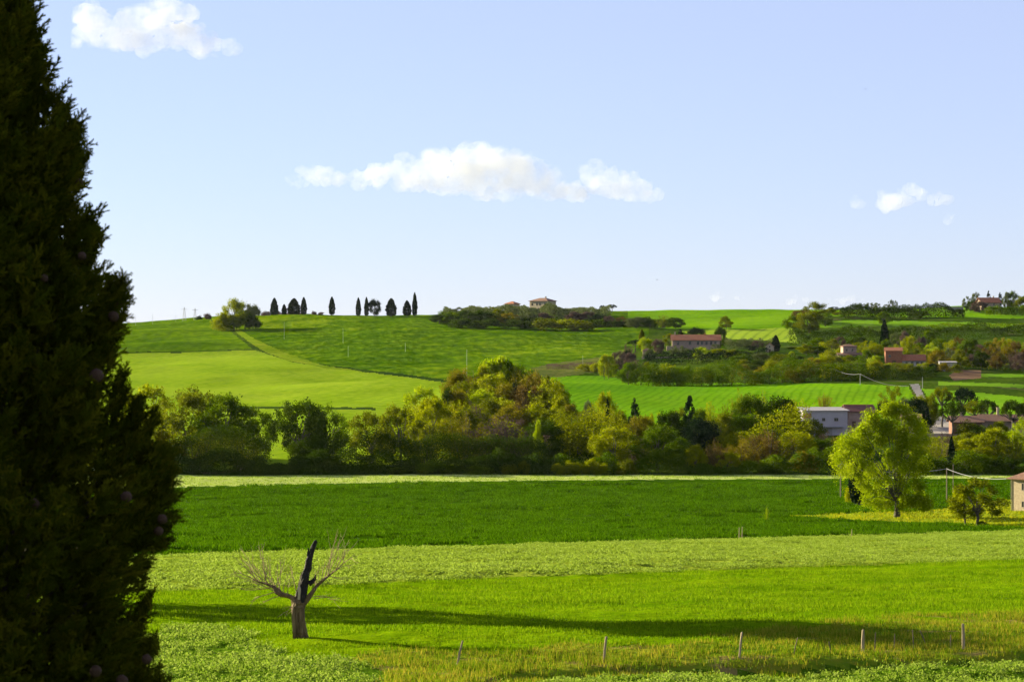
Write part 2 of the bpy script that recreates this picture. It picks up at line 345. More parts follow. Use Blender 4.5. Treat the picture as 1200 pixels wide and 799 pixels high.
# ------------------------------------------------------------------ crops and grasses standing on the fields (uncountable)
def sample_field(fields, d0, d1, dens, px0=-60, px1=1300):
    """random points on the named fields; dens(D) per square metre"""
    out = []
    edges = np.geomspace(d0, d1, 14)
    for a, b in zip(edges[:-1], edges[1:]):
        wa = (px1 - px0) / F; area = wa * (b*b - a*a) / 2; n = int(area * dens((a+b)/2))
        D = np.sqrt(rng.uniform(a*a, b*b, n)); px = rng.uniform(px0, px1, n); x = (px - 600) * D / F; z = gz(x, D)
        py = 399.5 - F * z / D + vn(x / 2.5, D / 5, 22) * 1.0
        f = classify(px, py, D); k = np.isin(f, fields)
        out.append(np.stack([x[k], D[k], z[k]], 1))
    return np.concatenate(out)
def blades(P, h, wd, n, lean=.5, clump=.15):
    """n blades (one triangle each) per point"""
    m = len(P); P = np.repeat(P, n, 0); h = np.repeat(np.broadcast_to(h, (m,)), n) * rng.uniform(.6, 1.15, m*n)
    a = rng.uniform(0, 2*np.pi, m*n); off = rng.normal(0, clump, (m*n, 2)); B = P.copy(); B[:, :2] += off
    t = rng.uniform(0, 2*np.pi, m*n); w_ = wd * rng.uniform(.6, 1.3, m*n)
    d = np.stack([np.cos(t)*w_, np.sin(t)*w_, np.zeros(m*n)], 1)
    tip = B + np.stack([np.cos(a)*h*lean*rng.uniform(.2, 1, m*n), np.sin(a)*h*lean*rng.uniform(.2, 1, m*n), h], 1)
    V = np.stack([B - d, B + d, tip], 1).reshape(-1, 3); V[:, 2] -= .02
    return V, np.arange(len(V)).reshape(-1, 3)
def leafballs(P, r, n, size, hf=.8):
    """plants as n small leaf faces in a dome of radius r"""
    m = len(P); r = np.repeat(np.broadcast_to(r, (m,)), n); P = np.repeat(P, n, 0)
    d = rng.normal(size=(m*n, 3)); d[:, 2] = np.abs(d[:, 2]); d /= np.linalg.norm(d, axis=1)[:, None]
    C = P + d * (r * rng.uniform(.4, 1, m*n))[:, None] * np.array([1, 1, hf])
    return cards(C, size)
def cards(C, size, nrm=None, aspect=.7, tilt=1.0):
    m = len(C); size = np.broadcast_to(size, (m,)) * rng.uniform(.6, 1.4, m)
    nn = rng.normal(size=(m, 3)) * tilt
    if nrm is not None: nn = nn * .9 + nrm
    nn /= np.linalg.norm(nn, axis=1)[:, None] + 1e-9
    a = rng.normal(size=(m, 3)); a = np.cross(nn, a); a /= np.linalg.norm(a, axis=1)[:, None] + 1e-9; b = np.cross(nn, a)
    s = size[:, None]; as_ = aspect
    V = np.stack([C - a*s*.6, C - b*s*as_*.5 + a*s*.1, C + a*s*.6 + nn*s*.1, C + b*s*as_*.5], 1).reshape(-1, 3)
    return V, np.arange(len(V)).reshape(-1, 4)
def stuff_mesh(name, V, k, Fc, mat, tintn):
    t = rng.uniform(0, 1, len(Fc)); me = mesh_np(name, V, [(k, Fc)], mat, tint=t)
    return tag(obj(name, me), kind='stuff')
M_grass = leafmat('m_grass', (.06, .155, .001), (.155, .28, .003), (.28, .39, .008), trans=.5, scale=.15)
M_clover = leafmat('m_cloverleaf', (.19, .29, .014), (.30, .42, .035), (.44, .56, .09), trans=.42, scale=.25)
M_crop = leafmat('m_cropleaf', (.017, .058, .001), (.058, .152, .001), (.135, .265, .004), trans=.42, scale=.2)
M_rough = leafmat('m_roughgrass', (.05, .16, .002), (.19, .28, .005), (.46, .36, .04), trans=.45, scale=.35)
M_flower = leafmat('m_flowergrass', (.16, .28, .01), (.28, .34, .012), (.55, .50, .01), trans=.45, scale=.3)
P = sample_field(['mown_meadow'], 95, 300, lambda D: 13 * (120 / D) ** 1.5); V, Q = blades(P, (.09 + .0005*P[:, 1]) * np.clip(1 + 1.3 * vn(P[:, 0]/7, P[:, 1]/1.3, 54) + .9 * vn(P[:, 0]/1.6, P[:, 1]/1.4, 55), .3, 2), .022, 5, clump=.2)
tag(stuff_mesh('meadow_grass', V, 3, Q, M_grass, 0), 'short mid green meadow grass around the dead pollard', 'grass')
P = sample_field(['clover_field'], 145, 340, lambda D: 5.0 * (200 / D) ** 1.5)
P = P[vn(P[:, 0] / 3.5, P[:, 1] / 5, 31) + vn(P[:, 0] / 1.2, P[:, 1] / 2, 33) > -.42]
V, Q = leafballs(P, np.clip(.32 * (1 + 1.2 * vn(P[:, 0]/3, P[:, 1]/3.4, 34)), .1, .6), 12, .125)
tag(stuff_mesh('clover_crop', V, 4, Q, M_clover, 0), 'pale yellow green knee high crop in a band across the middle', 'crop')
P = sample_field(['crop_field'], 228, 560, lambda D: 4.2 * (250 / D) ** 1.2)
P = P[vn(P[:, 0] / 9, P[:, 1] / 3.5, 41) + vn(P[:, 0] / 2, P[:, 1] / 3, 42) > -.35]
V, Q = blades(P, np.clip(.36 * (1 + 1.6 * vn(P[:, 0]/6, P[:, 1]/2.2, 44) + 1.3 * vn(P[:, 0]/2.2, P[:, 1]/1.6, 45)), .06, 1.0), .11, 7, lean=.9, clump=.26)
tag(stuff_mesh('green_crop', V, 3, Q, M_crop, 0), 'dense dark green crop filling the wide middle field', 'crop')
P = sample_field(['flower_meadow'], 330, 500, lambda D: .9); V, Q = blades(P, .35, .12, 5, clump=.3)
tag(stuff_mesh('flower_grass', V, 3, Q, M_flower, 0), 'yellow flowering grass round the big tree and along the far strip', 'grass')
P = sample_field(['pale_strip'], 500, 590, lambda D: .5); V, Q = blades(P, .3, .12, 5, clump=.3)
tag(stuff_mesh('pale_grass', V, 3, Q, M_clover, 0), 'thin pale grass strip at the foot of the tree belt', 'grass')
P = sample_field(['rough_grass'], 92, 135, lambda D: 11)
V, Q = blades(P, .22 + .22 * np.clip(vn(P[:, 0]/2.2, P[:, 1]/2.2, 51) + .3, 0, 1), .02, 6, clump=.15)
tag(stuff_mesh('tall_grass', V, 3, Q, M_rough, 0), 'uneven yellow and brown tall grass along the fence posts', 'grass')
P = sample_field(['bean_field'], 90, 135, lambda D: 9)
nz = vn(P[:, 0] / 1.1, P[:, 1] / 1.6, 61) + .7 * vn(P[:, 0] / 3, P[:, 1] / 4, 62); P = P[nz > -.40]
V, Q = leafballs(P, np.clip(.24 * (1 + 1.3 * vn(P[:, 0]/1.6, P[:, 1]/2, 64)), .08, .5), 12, .095, hf=1.1)
M_bean = leafmat('m_beanleaf', (.15, .26, .012), (.26, .38, .03), (.42, .52, .09), trans=.42, scale=.4)
tag(stuff_mesh('bean_crop', V, 4, Q, M_bean, 0), 'pale clumpy crop in the two nearest corners of the field', 'crop')

# ------------------------------------------------------------------ tree shapes (unit width, unit height, base at origin)
bark = solid('m_bark', (.06, .05, .04), (.12, .10, .08), scale=6, bump=.03, bscale=20)
palebark = solid('m_palebark', (.20, .17, .13), (.32, .28, .22), scale=5, bump=.02)
LM = {
 'green': leafmat('l_green', (.045, .095, .002), (.09, .16, .003), (.18, .25, .005)),
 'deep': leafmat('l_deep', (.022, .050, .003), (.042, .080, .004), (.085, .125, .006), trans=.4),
 'dark': leafmat('l_dark', (.010, .022, .009), (.016, .034, .012), (.026, .05, .016), trans=.15),
 'yellow': leafmat('l_yellow', (.14, .19, .002), (.25, .29, .003), (.38, .40, .006), trans=.6),
 'lime': leafmat('l_lime', (.18, .27, .002), (.30, .40, .004), (.45, .53, .010), trans=.6),
 'olive': leafmat('l_olive', (.08, .11, .003), (.15, .18, .005), (.25, .27, .008)),
 'bronze': leafmat('l_bronze', (.10, .10, .005), (.18, .17, .008), (.30, .25, .012), trans=.5),
 'gold': leafmat('l_gold', (.13, .11, .006), (.22, .18, .008), (.33, .27, .015), trans=.5),
 'brown': leafmat('l_brown', (.08, .055, .010), (.14, .095, .018), (.21, .15, .03), trans=.45),
 'mauve': leafmat('l_mauve', (.08, .055, .045), (.13, .085, .07), (.17, .12, .09), trans=.3),
 'greyg': leafmat('l_grey', (.08, .10, .03), (.13, .16, .05), (.19, .22, .08), trans=.3),
}
def lobecards(lobes, n, size, shell=.55, flat=1.0, seed=0, sizevar=None):
    """lobes: array (k,4) centre+radius; faces spread through each lobe, denser to its skin"""
    L_ = np.asarray(lobes, float); wgt = L_[:, 3] ** 2; c = rng.choice(len(L_), n, p=wgt / wgt.sum())
    d = rng.normal(size=(n, 3)); d /= np.linalg.norm(d, axis=1)[:, None]
    rr = L_[c, 3] * (shell + (1 - shell) * rng.uniform(0, 1, n) ** .7)
    P = L_[c, :3] + d * rr[:, None] * np.array([1, 1, flat]) + rng.normal(0, 1, (n, 3)) * (L_[c, 3] * .16)[:, None]
    V, Q = cards(P, size, nrm=d * .8)
    tint = np.repeat(rng.uniform(0, 1, len(L_)), 1)[c] * .5 + rng.uniform(0, .5, n)
    return V, Q, tint
PROTO = {}
def proto(kind, seed):
    key = (kind, seed)
    if key in PROTO: return PROTO[key]
    global rng; keep = rng; rng = np.random.default_rng(hash_k(kind) + seed * 17)
    r_ = rng; tr = MB(); lob = []; trunk = True; aspect = 1.0
    def limb(p0, p1, r0, r1, bow=.06):
        p0 = np.array(p0); p1 = np.array(p1); k = 6; t = np.linspace(0, 1, k)[:, None]
        pts = p0 * (1-t) + p1 * t + r_.normal(0, abs(bow) * .25, (k, 3)) * np.sin(np.pi * t); pts[:, 2] += bow * np.sin(np.pi * t[:, 0])
        tr.tube(pts, np.linspace(r0, r1, k), 6); return pts
    if kind in ('broad', 'open', 'round'):
        nl = {'broad': 44, 'open': 38, 'round': 40}[kind]
        limb((0, 0, -.03), (r_.uniform(-.03, .03), 0, .34), .022, .012)
        for i in range(nl):
            a = r_.uniform(0, 2*np.pi); h = r_.uniform(0, 1)
            zc = (.20 if kind == 'broad' else .22 if kind == 'open' else .16) + h * (.93 - .30)
            env = .42 * math.sin(np.pi * min(1, .16 + .80 * h)) ** .6
            if kind == 'round': env = .38 * math.sin(np.pi * min(1, .12 + .84 * h)) ** .5
            q = env * r_.uniform(.35, 1.05) ** .7
            R = r_.uniform(.07, .135) * (1.1 if kind == 'round' else 1.0 if kind == 'broad' else .82)
            c = (q*math.cos(a), q*math.sin(a), min(zc, .93 - R*.7), R); lob.append(c)
            if i < 14: limb((0, 0, .16 + .2 * r_.uniform()), c[:3], .008, .002)
        n = {'broad': 8500, 'open': 6000, 'round': 9000}[kind]; size = {'broad': .027, 'open': .026, 'round': .028}[kind]; shell = .35
        V, Q, t = lobecards(lob, n, size, .15)
    elif kind == 'poplar':
        limb((0, 0, -.03), (0, 0, .9), .05, .01)
        for i in range(34):
            h = i / 33; a = r_.uniform(0, 6.3); env = .30 * math.sin(np.pi * (.12 + .80 * h)) ** .6
            lob.append((env*math.cos(a)*r_.uniform(.3, 1), env*math.sin(a)*r_.uniform(.3, 1), .12 + .80 * h, r_.uniform(.11, .18)))
        V, Q, t = lobecards(lob, 3200, .05, .3, flat=.45)
        V[:, :2] *= 1.0
    elif kind == 'cypress':
        trunk = True; limb((0, 0, -.03), (0, 0, .3), .06, .04)
        n = 3400; h = r_.uniform(0, 1, n) ** .85; prof = np.interp(h, [0, .04, .12, .35, .6, .8, .93, 1], [.15, .38, .46, .5, .42, .28, .13, .02])
        a = r_.uniform(0, 6.3, n); lump = 1 + .35 * vn(a * 1.6, h * 9, seed + 3) + .2 * vn(a * 4, h * 22, seed + 9)
        rr = prof * lump * r_.uniform(.55, 1, n) ** .4
        P = np.stack([rr*np.cos(a), rr*np.sin(a), .05 + .95*h], 1); V, Q = cards(P, .16); t = r_.uniform(0, 1, n)
        V = V.reshape(-1, 4, 3); c = V.mean(1, keepdims=True); V = (c + (V - c) * np.array([1.0, 1.0, .28])).reshape(-1, 3)
    elif kind == 'conifer':
        limb((0, 0, -.03), (0, 0, .9), .04, .008)
        for i in range(60):
            h = r_.uniform(0, 1) ** .8; a = r_.uniform(0, 6.3); env = .40 * (1 - h) ** .75 + .02
            lob.append((env*math.cos(a)*r_.uniform(.5, 1), env*math.sin(a)*r_.uniform(.5, 1), .10 + .84*h, .05 + .10*(1-h)))
        V, Q, t = lobecards(lob, 4200, .035, .3, flat=.6)
    elif kind == 'pine':
        top = []
        limb((0, 0, -.03), (.03, 0, .55), .035, .025)
        for i in range(26):
            a = r_.uniform(0, 6.3); q = .42 * math.sqrt(r_.uniform(0, 1)); R = r_.uniform(.07, .11)
            zc = .90 - .22 * (q/.42) ** 2 - .05 * r_.uniform(); c = (q*math.cos(a), q*math.sin(a), zc - .02, R); lob.append(c)
            if i < 12: limb((.03, 0, .5), (c[0], c[1], c[2] - .03), .016, .006, bow=-.02)
        V, Q, t = lobecards(lob, 4200, .026, .2, flat=.75)
    elif kind == 'bush':
        trunk = False
        for i in range(30):
            a = r_.uniform(0, 6.3); el = r_.uniform(0, 1); q = .36 * math.sqrt(max(0, 1 - el*el*.9)) * r_.uniform(.5, 1)
            lob.append((q*math.cos(a), q*math.sin(a), .10 + .70 * el * r_.uniform(.7, 1.05), r_.uniform(.11, .18)))
        V, Q, t = lobecards(lob, 3400, .042, .35)
    elif kind == 'thicket':      # upright whippy growth, leaf barely out
        trunk = True; n = 3600; st = 40; limb((0, 0, -.03), (0, 0, .3), .02, .012)
        base = r_.normal(0, .13, (st, 2)); tipd = base * 2.6 + r_.normal(0, .07, (st, 2)); hh = r_.uniform(.6, 1.0, st) * (1 - .9 * np.linalg.norm(base, axis=1))
        s_ = r_.integers(0, st, n); u = r_.uniform(.12, 1, n) ** .8
        xy = base[s_] * (1-u)[:, None] + tipd[s_] * u[:, None] + r_.normal(0, .035, (n, 2)) * (.4 + u)[:, None]
        P = np.column_stack([xy, hh[s_] * u]); V, Q = cards(P, .045, aspect=.35); t = r_.uniform(0, 1, n) * .6 + (s_ % 5) / 5 * .4
        for i in range(14):
            tr.tube([(base[i][0]*.4, base[i][1]*.4, -.02), (*base[i], hh[i]*.35), (*((base[i]+tipd[i])/2), hh[i]*.65), (*tipd[i], hh[i])], [.012, .009, .006, .003], 5)
    V = V.copy(); zmax = V[:, 2].max(); V[:, 2] /= zmax
    ex = np.percentile(np.abs(V[:, 0]), 98) * 2; V[:, :2] /= ex; V[:, 2] = np.maximum(V[:, 2], .005)
    crown = mesh_np(kind + '_crown', V, [(4, Q)], LM['green'], tint=t)
    tm = None
    if tr.V:
        TV = np.concatenate(tr.V); TV[:, 2] /= zmax; TV[:, :2] /= ex
        tm = mesh_np(kind + '_trunk', TV, [(k, np.array(v)) for k, v in tr.P.items()], bark)
    rng = keep; PROTO[key] = (crown, tm); return PROTO[key]
def hash_k(s): return sum(ord(c) * (i + 3) for i, c in enumerate(s))
_seedc = [0]
def tree(name, cat, label, px, D, wpx, top, kind, col, group=None, seed=None, z0=None, trunkmat=None, turn=None):
    """px, top, wpx: bearing, height of the tip and spread as surveyed; D the distance in metres"""
    _seedc[0] += 1; sd = (_seedc[0] % 3) if seed is None else seed
    crown, tm = proto(kind, sd); x, y, z = ground_pt(px, D)
    if z0 is not None: z = z0
    H = max(.8, ZP(top, D) - z); W = wpx * D / F
    r = random.Random(int(px * 7 + D)); rz = r.uniform(0, 6.28) if turn is None else turn
    if name in ('bush', 'shrub') or tm is None:
        e = empty(name, (x, y, z - .1), rz)
    else:
        e = empty(name, (x, y, z - .1), rz)
    c = obj('crown' if tm is not None else 'foliage', crown, e); c.scale = (W, W * r.uniform(.85, 1.1), H)
    c.material_slots[0].link = 'OBJECT'; c.material_slots[0].material = LM[col]
    if tm is not None:
        t = obj('trunk', tm, e); t.scale = (W, W, H)
        if trunkmat: t.material_slots[0].link = 'OBJECT'; t.material_slots[0].material = trunkmat
    tag(e, label, cat, group)
    return e
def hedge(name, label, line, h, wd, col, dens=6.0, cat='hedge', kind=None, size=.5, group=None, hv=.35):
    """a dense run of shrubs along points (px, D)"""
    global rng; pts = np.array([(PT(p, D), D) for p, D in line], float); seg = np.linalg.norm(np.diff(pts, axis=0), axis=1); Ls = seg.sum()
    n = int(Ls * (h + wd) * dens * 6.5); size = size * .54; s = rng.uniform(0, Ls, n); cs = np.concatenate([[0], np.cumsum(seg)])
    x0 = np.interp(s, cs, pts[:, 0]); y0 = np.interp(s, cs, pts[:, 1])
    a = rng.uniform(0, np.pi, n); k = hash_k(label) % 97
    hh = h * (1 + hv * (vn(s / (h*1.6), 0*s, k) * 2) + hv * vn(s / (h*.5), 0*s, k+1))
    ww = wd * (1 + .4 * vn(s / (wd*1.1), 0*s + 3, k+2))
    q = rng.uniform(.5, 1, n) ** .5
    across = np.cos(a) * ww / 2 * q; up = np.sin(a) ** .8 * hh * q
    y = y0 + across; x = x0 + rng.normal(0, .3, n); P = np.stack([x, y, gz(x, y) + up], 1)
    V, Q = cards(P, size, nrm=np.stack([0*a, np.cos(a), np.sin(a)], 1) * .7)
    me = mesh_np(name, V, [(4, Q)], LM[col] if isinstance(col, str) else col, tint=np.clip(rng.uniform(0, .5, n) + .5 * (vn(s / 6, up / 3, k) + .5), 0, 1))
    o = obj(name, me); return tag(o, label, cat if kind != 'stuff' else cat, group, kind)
# ------------------------------------------------------------------ buildings
W_ = {
 'cream': solid('w_cream', (.48, .38, .24), (.58, .47, .31), scale=.8, bump=.02, bscale=6),
 'stone': solid('w_stone', (.34, .26, .16), (.50, .40, .26), scale=2.2, bump=.05, bscale=5),
 'pink': solid('w_pink', (.36, .25, .19), (.46, .33, .25), scale=1.2, bump=.02, bscale=6),
 'white': solid('w_white', (.46, .42, .42), (.54, .50, .50), scale=.4, bump=.01, bscale=4),
 'brick': solid('w_brick', (.32, .12, .06), (.44, .18, .09), scale=1.5, bump=.03, bscale=6),
 'darkbrick': solid('w_dbrick', (.20, .09, .06), (.28, .13, .09), scale=1.5, bump=.03, bscale=6),
 'grey': solid('w_grey', (.28, .27, .25), (.38, .37, .34), scale=.7, bump=.01),
 'tile': solid('r_tile', (.30, .10, .045), (.46, .18, .08), scale=1.3, bump=.06, bscale=8, stretch=(3, 1, 1)),
 'oldtile': solid('r_oldtile', (.17, .085, .055), (.28, .15, .095), scale=1.3, bump=.06, bscale=8, stretch=(3, 1, 1)),
 'sheet': solid('r_sheet', (.28, .26, .27), (.38, .35, .36), scale=.6, bump=.04, bscale=3, stretch=(4, .3, 1)),
 'maroon': solid('r_maroon', (.14, .05, .04), (.20, .08, .06), scale=.6),
 'wood': solid('w_wood', (.10, .06, .035), (.16, .10, .06), scale=3),
 'frame': solid('w_frame', (.30, .24, .18), (.36, .30, .22), scale=3),
 'glass': solid('w_glass', (.015, .018, .02), (.03, .035, .04), scale=1, rough=.15, spec=.6),
 'metal': solid('w_metal', (.35, .35, .36), (.45, .45, .46), scale=2, rough=.5, metallic=.6),
}
def window(parent, x, z, w, h, y, arch=False):
    f = MB(); b = .09
    f.box(x-w/2-b, x+w/2+b, y-.05, y+.04, z-h/2-b-.04, z-h/2); f.box(x-w/2-b, x+w/2+b, y-.05, y+.04, z+h/2, z+h/2+b)
    f.box(x-w/2-b, x-w/2, y-.05, y+.04, z-h/2, z+h/2); f.box(x+w/2, x+w/2+b, y-.05, y+.04, z-h/2, z+h/2)
    f.box(x-.03, x+.03, y-.03, y+.03, z-h/2, z+h/2)
    fo = f.build('window', W_['frame'], parent)
    p = MB(); p.box(x-w/2, x+w/2, y-.012, y+.02, z-h/2, z+h/2); p.build('pane', W_['glass'], fo)
def box_wall(parent, x0, x1, y0, y1, h, mat, gable=None, name='wall', z0=-1.2):
    """gable: (axis, rise) closes the wall up under a pitched roof"""
    m = MB()
    if gable and gable[0] == 'x':          # ridge runs along x: gables on the short ends
        r = gable[1]; ym = (y0+y1)/2
        V = [(x0,y0,z0),(x1,y0,z0),(x1,y1,z0),(x0,y1,z0),(x0,y0,h),(x1,y0,h),(x1,y1,h),(x0,y1,h),(x0,ym,h+r),(x1,ym,h+r)]
        m.add(V, [(0,3,2,1),(0,1,5,4),(2,3,7,6),(1,2,6,9,5),(3,0,4,8,7),(4,5,9,8),(6,7,8,9)])
    elif gable and gable[0] == 'y':
        r = gable[1]; xm = (x0+x1)/2
        V = [(x0,y0,z0),(x1,y0,z0),(x1,y1,z0),(x0,y1,z0),(x0,y0,h),(x1,y0,h),(x1,y1,h),(x0,y1,h),(xm,y0,h+r),(xm,y1,h+r)]
        m.add(V, [(0,3,2,1),(0,1,5,8,4),(1,2,6,5),(2,3,7,9,6),(3,0,4,7),(4,8,9,7),(5,6,9,8)])
    else: m.box(x0, x1, y0, y1, z0, h)
    return m.build(name, mat, parent)
def roof(parent, x0, x1, y0, y1, h, rise, mat, kind='x', over=.5, th=.16, name='roof'):
    X0, X1, Y0, Y1 = x0-over, x1+over, y0-over, y1+over; m = MB(); lo = h + .03 - rise*over/max(.1, ((y1-y0) if kind != 'y' else (x1-x0))/2); hi = h + rise + .03
    if kind == 'x': top = [(X0,(Y0+Y1)/2,hi),(X1,(Y0+Y1)/2,hi)]
    elif kind == 'y': top = [((X0+X1)/2,Y0,hi),((X0+X1)/2,Y1,hi)]
    elif kind == 'hip':
        e = min((X1-X0)/2*.98, (Y1-Y0)/2)
        if X1-X0 >= Y1-Y0: top = [(X0+e,(Y0+Y1)/2,hi),(X1-e,(Y0+Y1)/2,hi)]
        else: top = [((X0+X1)/2,Y0+e,hi),((X0+X1)/2,Y1-e,hi)]
    if kind == 'mono': V = [(X0,Y0,h+.03),(X1,Y0,h+.03),(X1,Y1,h+rise+.03),(X0,Y1,h+rise+.03)]; fs = [(0,1,2,3)]
    else:
        V = [(X0,Y0,lo),(X1,Y0,lo),(X1,Y1,lo),(X0,Y1,lo)] + top
        if kind == 'x' or (kind == 'hip' and X1-X0 >= Y1-Y0): fs = [(0,1,5,4),(2,3,4,5),(1,2,5),(3,0,4)] if kind == 'hip' else [(0,1,5,4),(2,3,4,5)]
        else: fs = [(3,0,4,5),(1,2,5,4),(0,1,4),(2,3,5)] if kind == 'hip' else [(3,0,4,5),(1,2,5,4)]
    V = np.array(V, float); n = len(V); Vt = V.copy(); Vt[:, 2] += th
    m.add(np.concatenate([V, Vt]), [tuple(reversed(f)) for f in fs] + [tuple(i+n for i in f) for f in fs])
    edges = {}
    for f in fs:
        for a, b in zip(f, f[1:] + f[:1]): edges[(a, b)] = 1
    m2 = [(a, b, b+n, a+n) for (a, b) in edges if (b, a) not in edges]
    for q in m2: m.P.setdefault(4, []).append([i + m.n - 2*n for i in q])
    return m.build(name, mat, parent)
def chimney(parent, x, y, z, h=1.2, mat='stone'):
    c = MB(); c.box(x-.35, x+.35, y-.3, y+.3, z-1.0, z+h); c.box(x-.48, x+.48, y-.42, y+.42, z+h, z+h+.14); c.build('chimney', W_[mat], parent)
def door(parent, x, w, h, y, mat='wood', z=0):
    d = MB(); d.box(x-w/2, x+w/2, y-.05, y+.03, z, z+h); d.box(x-w/2-.1, x+w/2+.1, y-.08, y+.03, z+h, z+h+.14); o = d.build('door', W_[mat], parent)
    k = MB(); k.box(x+w/2-.18, x+w/2-.12, y-.11, y-.05, z+1, z+1.12); k.build('handle', W_['metal'], o)
def site(name, px, D, base, rz, label, cat):
    o = empty(name, (PT(px, D), D, ZP(base, D)), rz); return tag(o, label, cat)
# stone farmhouse at the right edge
h = site('farmhouse', 1204, 447, 600, RAD(-50), 'tall stone farmhouse with hipped tile roof standing in the valley meadow at the right edge', 'house')
wl = box_wall(h, -3.6, 6.5, 0, 8, 6.4, W_['stone']); roof(h, -3.6, 6.5, 0, 8, 6.4, 2.0, W_['oldtile'], 'hip', over=.75); chimney(h, 3.5, 4, 8.2)
for wx in (-.9, 2.0, 4.6):
    window(h, wx, 4.7, .75, 1.25, 0); window(h, wx, 1.45, .75, 1.0, 0)
dp = MB(); dp.tube([(-3.68, -.1, 6.2), (-3.68, -.1, -.3)], .06, 6); dp.build('downpipe', W_['frame'], h)
# white building with grey sheet roof
h = site('farm_building', 966, 712, 506, RAD(4), 'long off-white farm building with a grey sheet roof and two small dark windows', 'building')
box_wall(h, -6.3, 7, 0, 9, 6.2, W_['white']); roof(h, -6.3, 7, 0, 9, 6.2, .8, W_['sheet'], 'mono', over=.55)
window(h, -.2, 3.7, .8, .8, 0); window(h, 3.6, 3.7, 1.1, .8, 0)
a = MB(); a.box(-7.4, -4.2, -2.2, .6, -1, 3.6); a.build('annex', W_['white'], h); window(h, -6.2, 2.6, 1.1, .8, -2.2)
b = MB(); b.box(-6.6, -4.0, -.35, -.05, 4.2, 5.6); b.build('brick_panel', W_['brick'], h)
g = MB(); g.box(-.6, 2.4, -.06, .03, -1, 1.3); g.build('garage_door', W_['grey'], h)
c_ = MB(); c_.box(-.9, 5.6, -1.3, -.02, 1.45, 1.58); c_.box(5.4, 5.5, -1.25, -1.15, -1.2, 1.45); c_.box(-.85, -.75, -1.25, -1.15, -1.2, 1.45); c_.build('canopy', W_['metal'], h)
h = site('farm_house', 1006, 716, 502, RAD(6), 'pinkish farmhouse with a dark maroon roof joined to the right end of the white building', 'house')
box_wall(h, -3.2, 5, 0, 8, 5.2, W_['pink']); roof(h, -3.2, 5, 0, 8, 5.2, 1.6, W_['maroon'], 'x', over=.6); window(h, 1, 3, .9, 1.1, 0); door(h, -1.4, 1, 2, 0)
t_ = MB(); t_.box(-3.6, 5.4, 3.7, 4.3, 6.86, 7.1); t_.build('ridge_tiles', W_['tile'], h)
h = site('outbuilding', 1067, 690, 506, RAD(-14), 'small pink outbuilding with a pale roof between the big tree and the dark pine', 'building')
box_wall(h, -2.8, 2.8, 0, 5, 4.0, W_['pink'], ('x', 1)); roof(h, -2.8, 2.8, 0, 5, 4.0, 1.0, W_['oldtile'], 'x', over=.4); door(h, -1.5, 1.1, 2.1, 0, 'wood'); window(h, 1.2, 2.2, .8, .9, 0)
# long low house under the umbrella pines
h = site('long_house', 1155, 690, 512, RAD(-3), 'long low brick house with two brownish roofs under the row of umbrella pines', 'house')
box_wall(h, -9.5, -1, 0, 8, 4.4, W_['darkbrick'], ('x', 1.5)); roof(h, -9.5, -1, 0, 8, 4.4, 1.5, W_['oldtile'], 'x', over=.7)
box_wall(h, -.9, 12, .8, 9, 4.7, W_['pink'], ('x', 1.6), name='wing_wall'); roof(h, -.9, 12, .8, 9, 4.7, 1.6, W_['oldtile'], 'x', over=.7, name='wing_roof')
chimney(h, -6.5, 4, 5.6, 1.4, 'cream'); chimney(h, 4.2, 4.6, 6.7, 1.6, 'cream')
for wx in (-7.8, -4.8, -2.7): window(h, wx, 2.5, 1.0, 1.6, 0)
for wx in (1.3, 4.0, 8.0): window(h, wx, 2.9, 1.0, 1.5, .8)
pr = MB(); pr.box(-5.9, -5.75, -1.9, -1.75, -1.2, 3.3); pr.box(-2.1, -1.95, -1.9, -1.75, -1.2, 3.3); pr.box(-6.3, -1.4, -2.1, -.06, 3.3, 3.5); pr.build('porch', W_['wood'], h)
ya = tag(MB().box(-12, 8, -.4, 0, -1.5, 1.2).build('retaining_wall', W_['pink']), 'low pinkish retaining wall below the parked cars', 'wall'); ya.location = (PT(1105, 684), 684, ZP(513, 684))
# farmhouse on the slope
h = site('red_roof_farmhouse', 815, 1130, 412, RAD(-3), 'long two storey farmhouse with a bright red tile roof half way up the hill', 'house')
box_wall(h, -11, 11.5, 0, 9, 5.6, W_['pink'], ('x', 2.3)); roof(h, -11, 11.5, 0, 9, 5.6, 2.3, W_['tile'], 'x', over=.7)
for wx in (-8.2, -2.6, 1.2, 3.1, 5.2, 7.4, 9.4): window(h, wx, 4.0, .95, 1.5, 0)
for wx in (-9, -5, -1, 4, 8): window(h, wx, 1.2, .9, 1.1, 0)
chimney(h, 4.6, 4.5, 7.6, 1.0, 'brick'); chimney(h, -9.6, 4.5, 7.6, 1.7, 'cream')
pz = MB(); pz.box(-13.6, -11.05, -1.5, 6, -2.5, 2.6); pz.build('side_wing', W_['stone'], h)
h = site('stone_wall', 778, 1085, 421, RAD(-2), 'pale stone terrace wall with a small square hut at its left end below the red roof farmhouse', 'wall')
MB().box(-10, 12, 0, .6, -1.5, 1.3).build('wall', W_['cream'], h); MB().box(-9.5, -5.6, .7, 4, -1, 4).build('hut', W_['stone'], h); roof(h, -9.5, -5.6, .7, 4, 4, .9, W_['oldtile'], 'hip', over=.4)
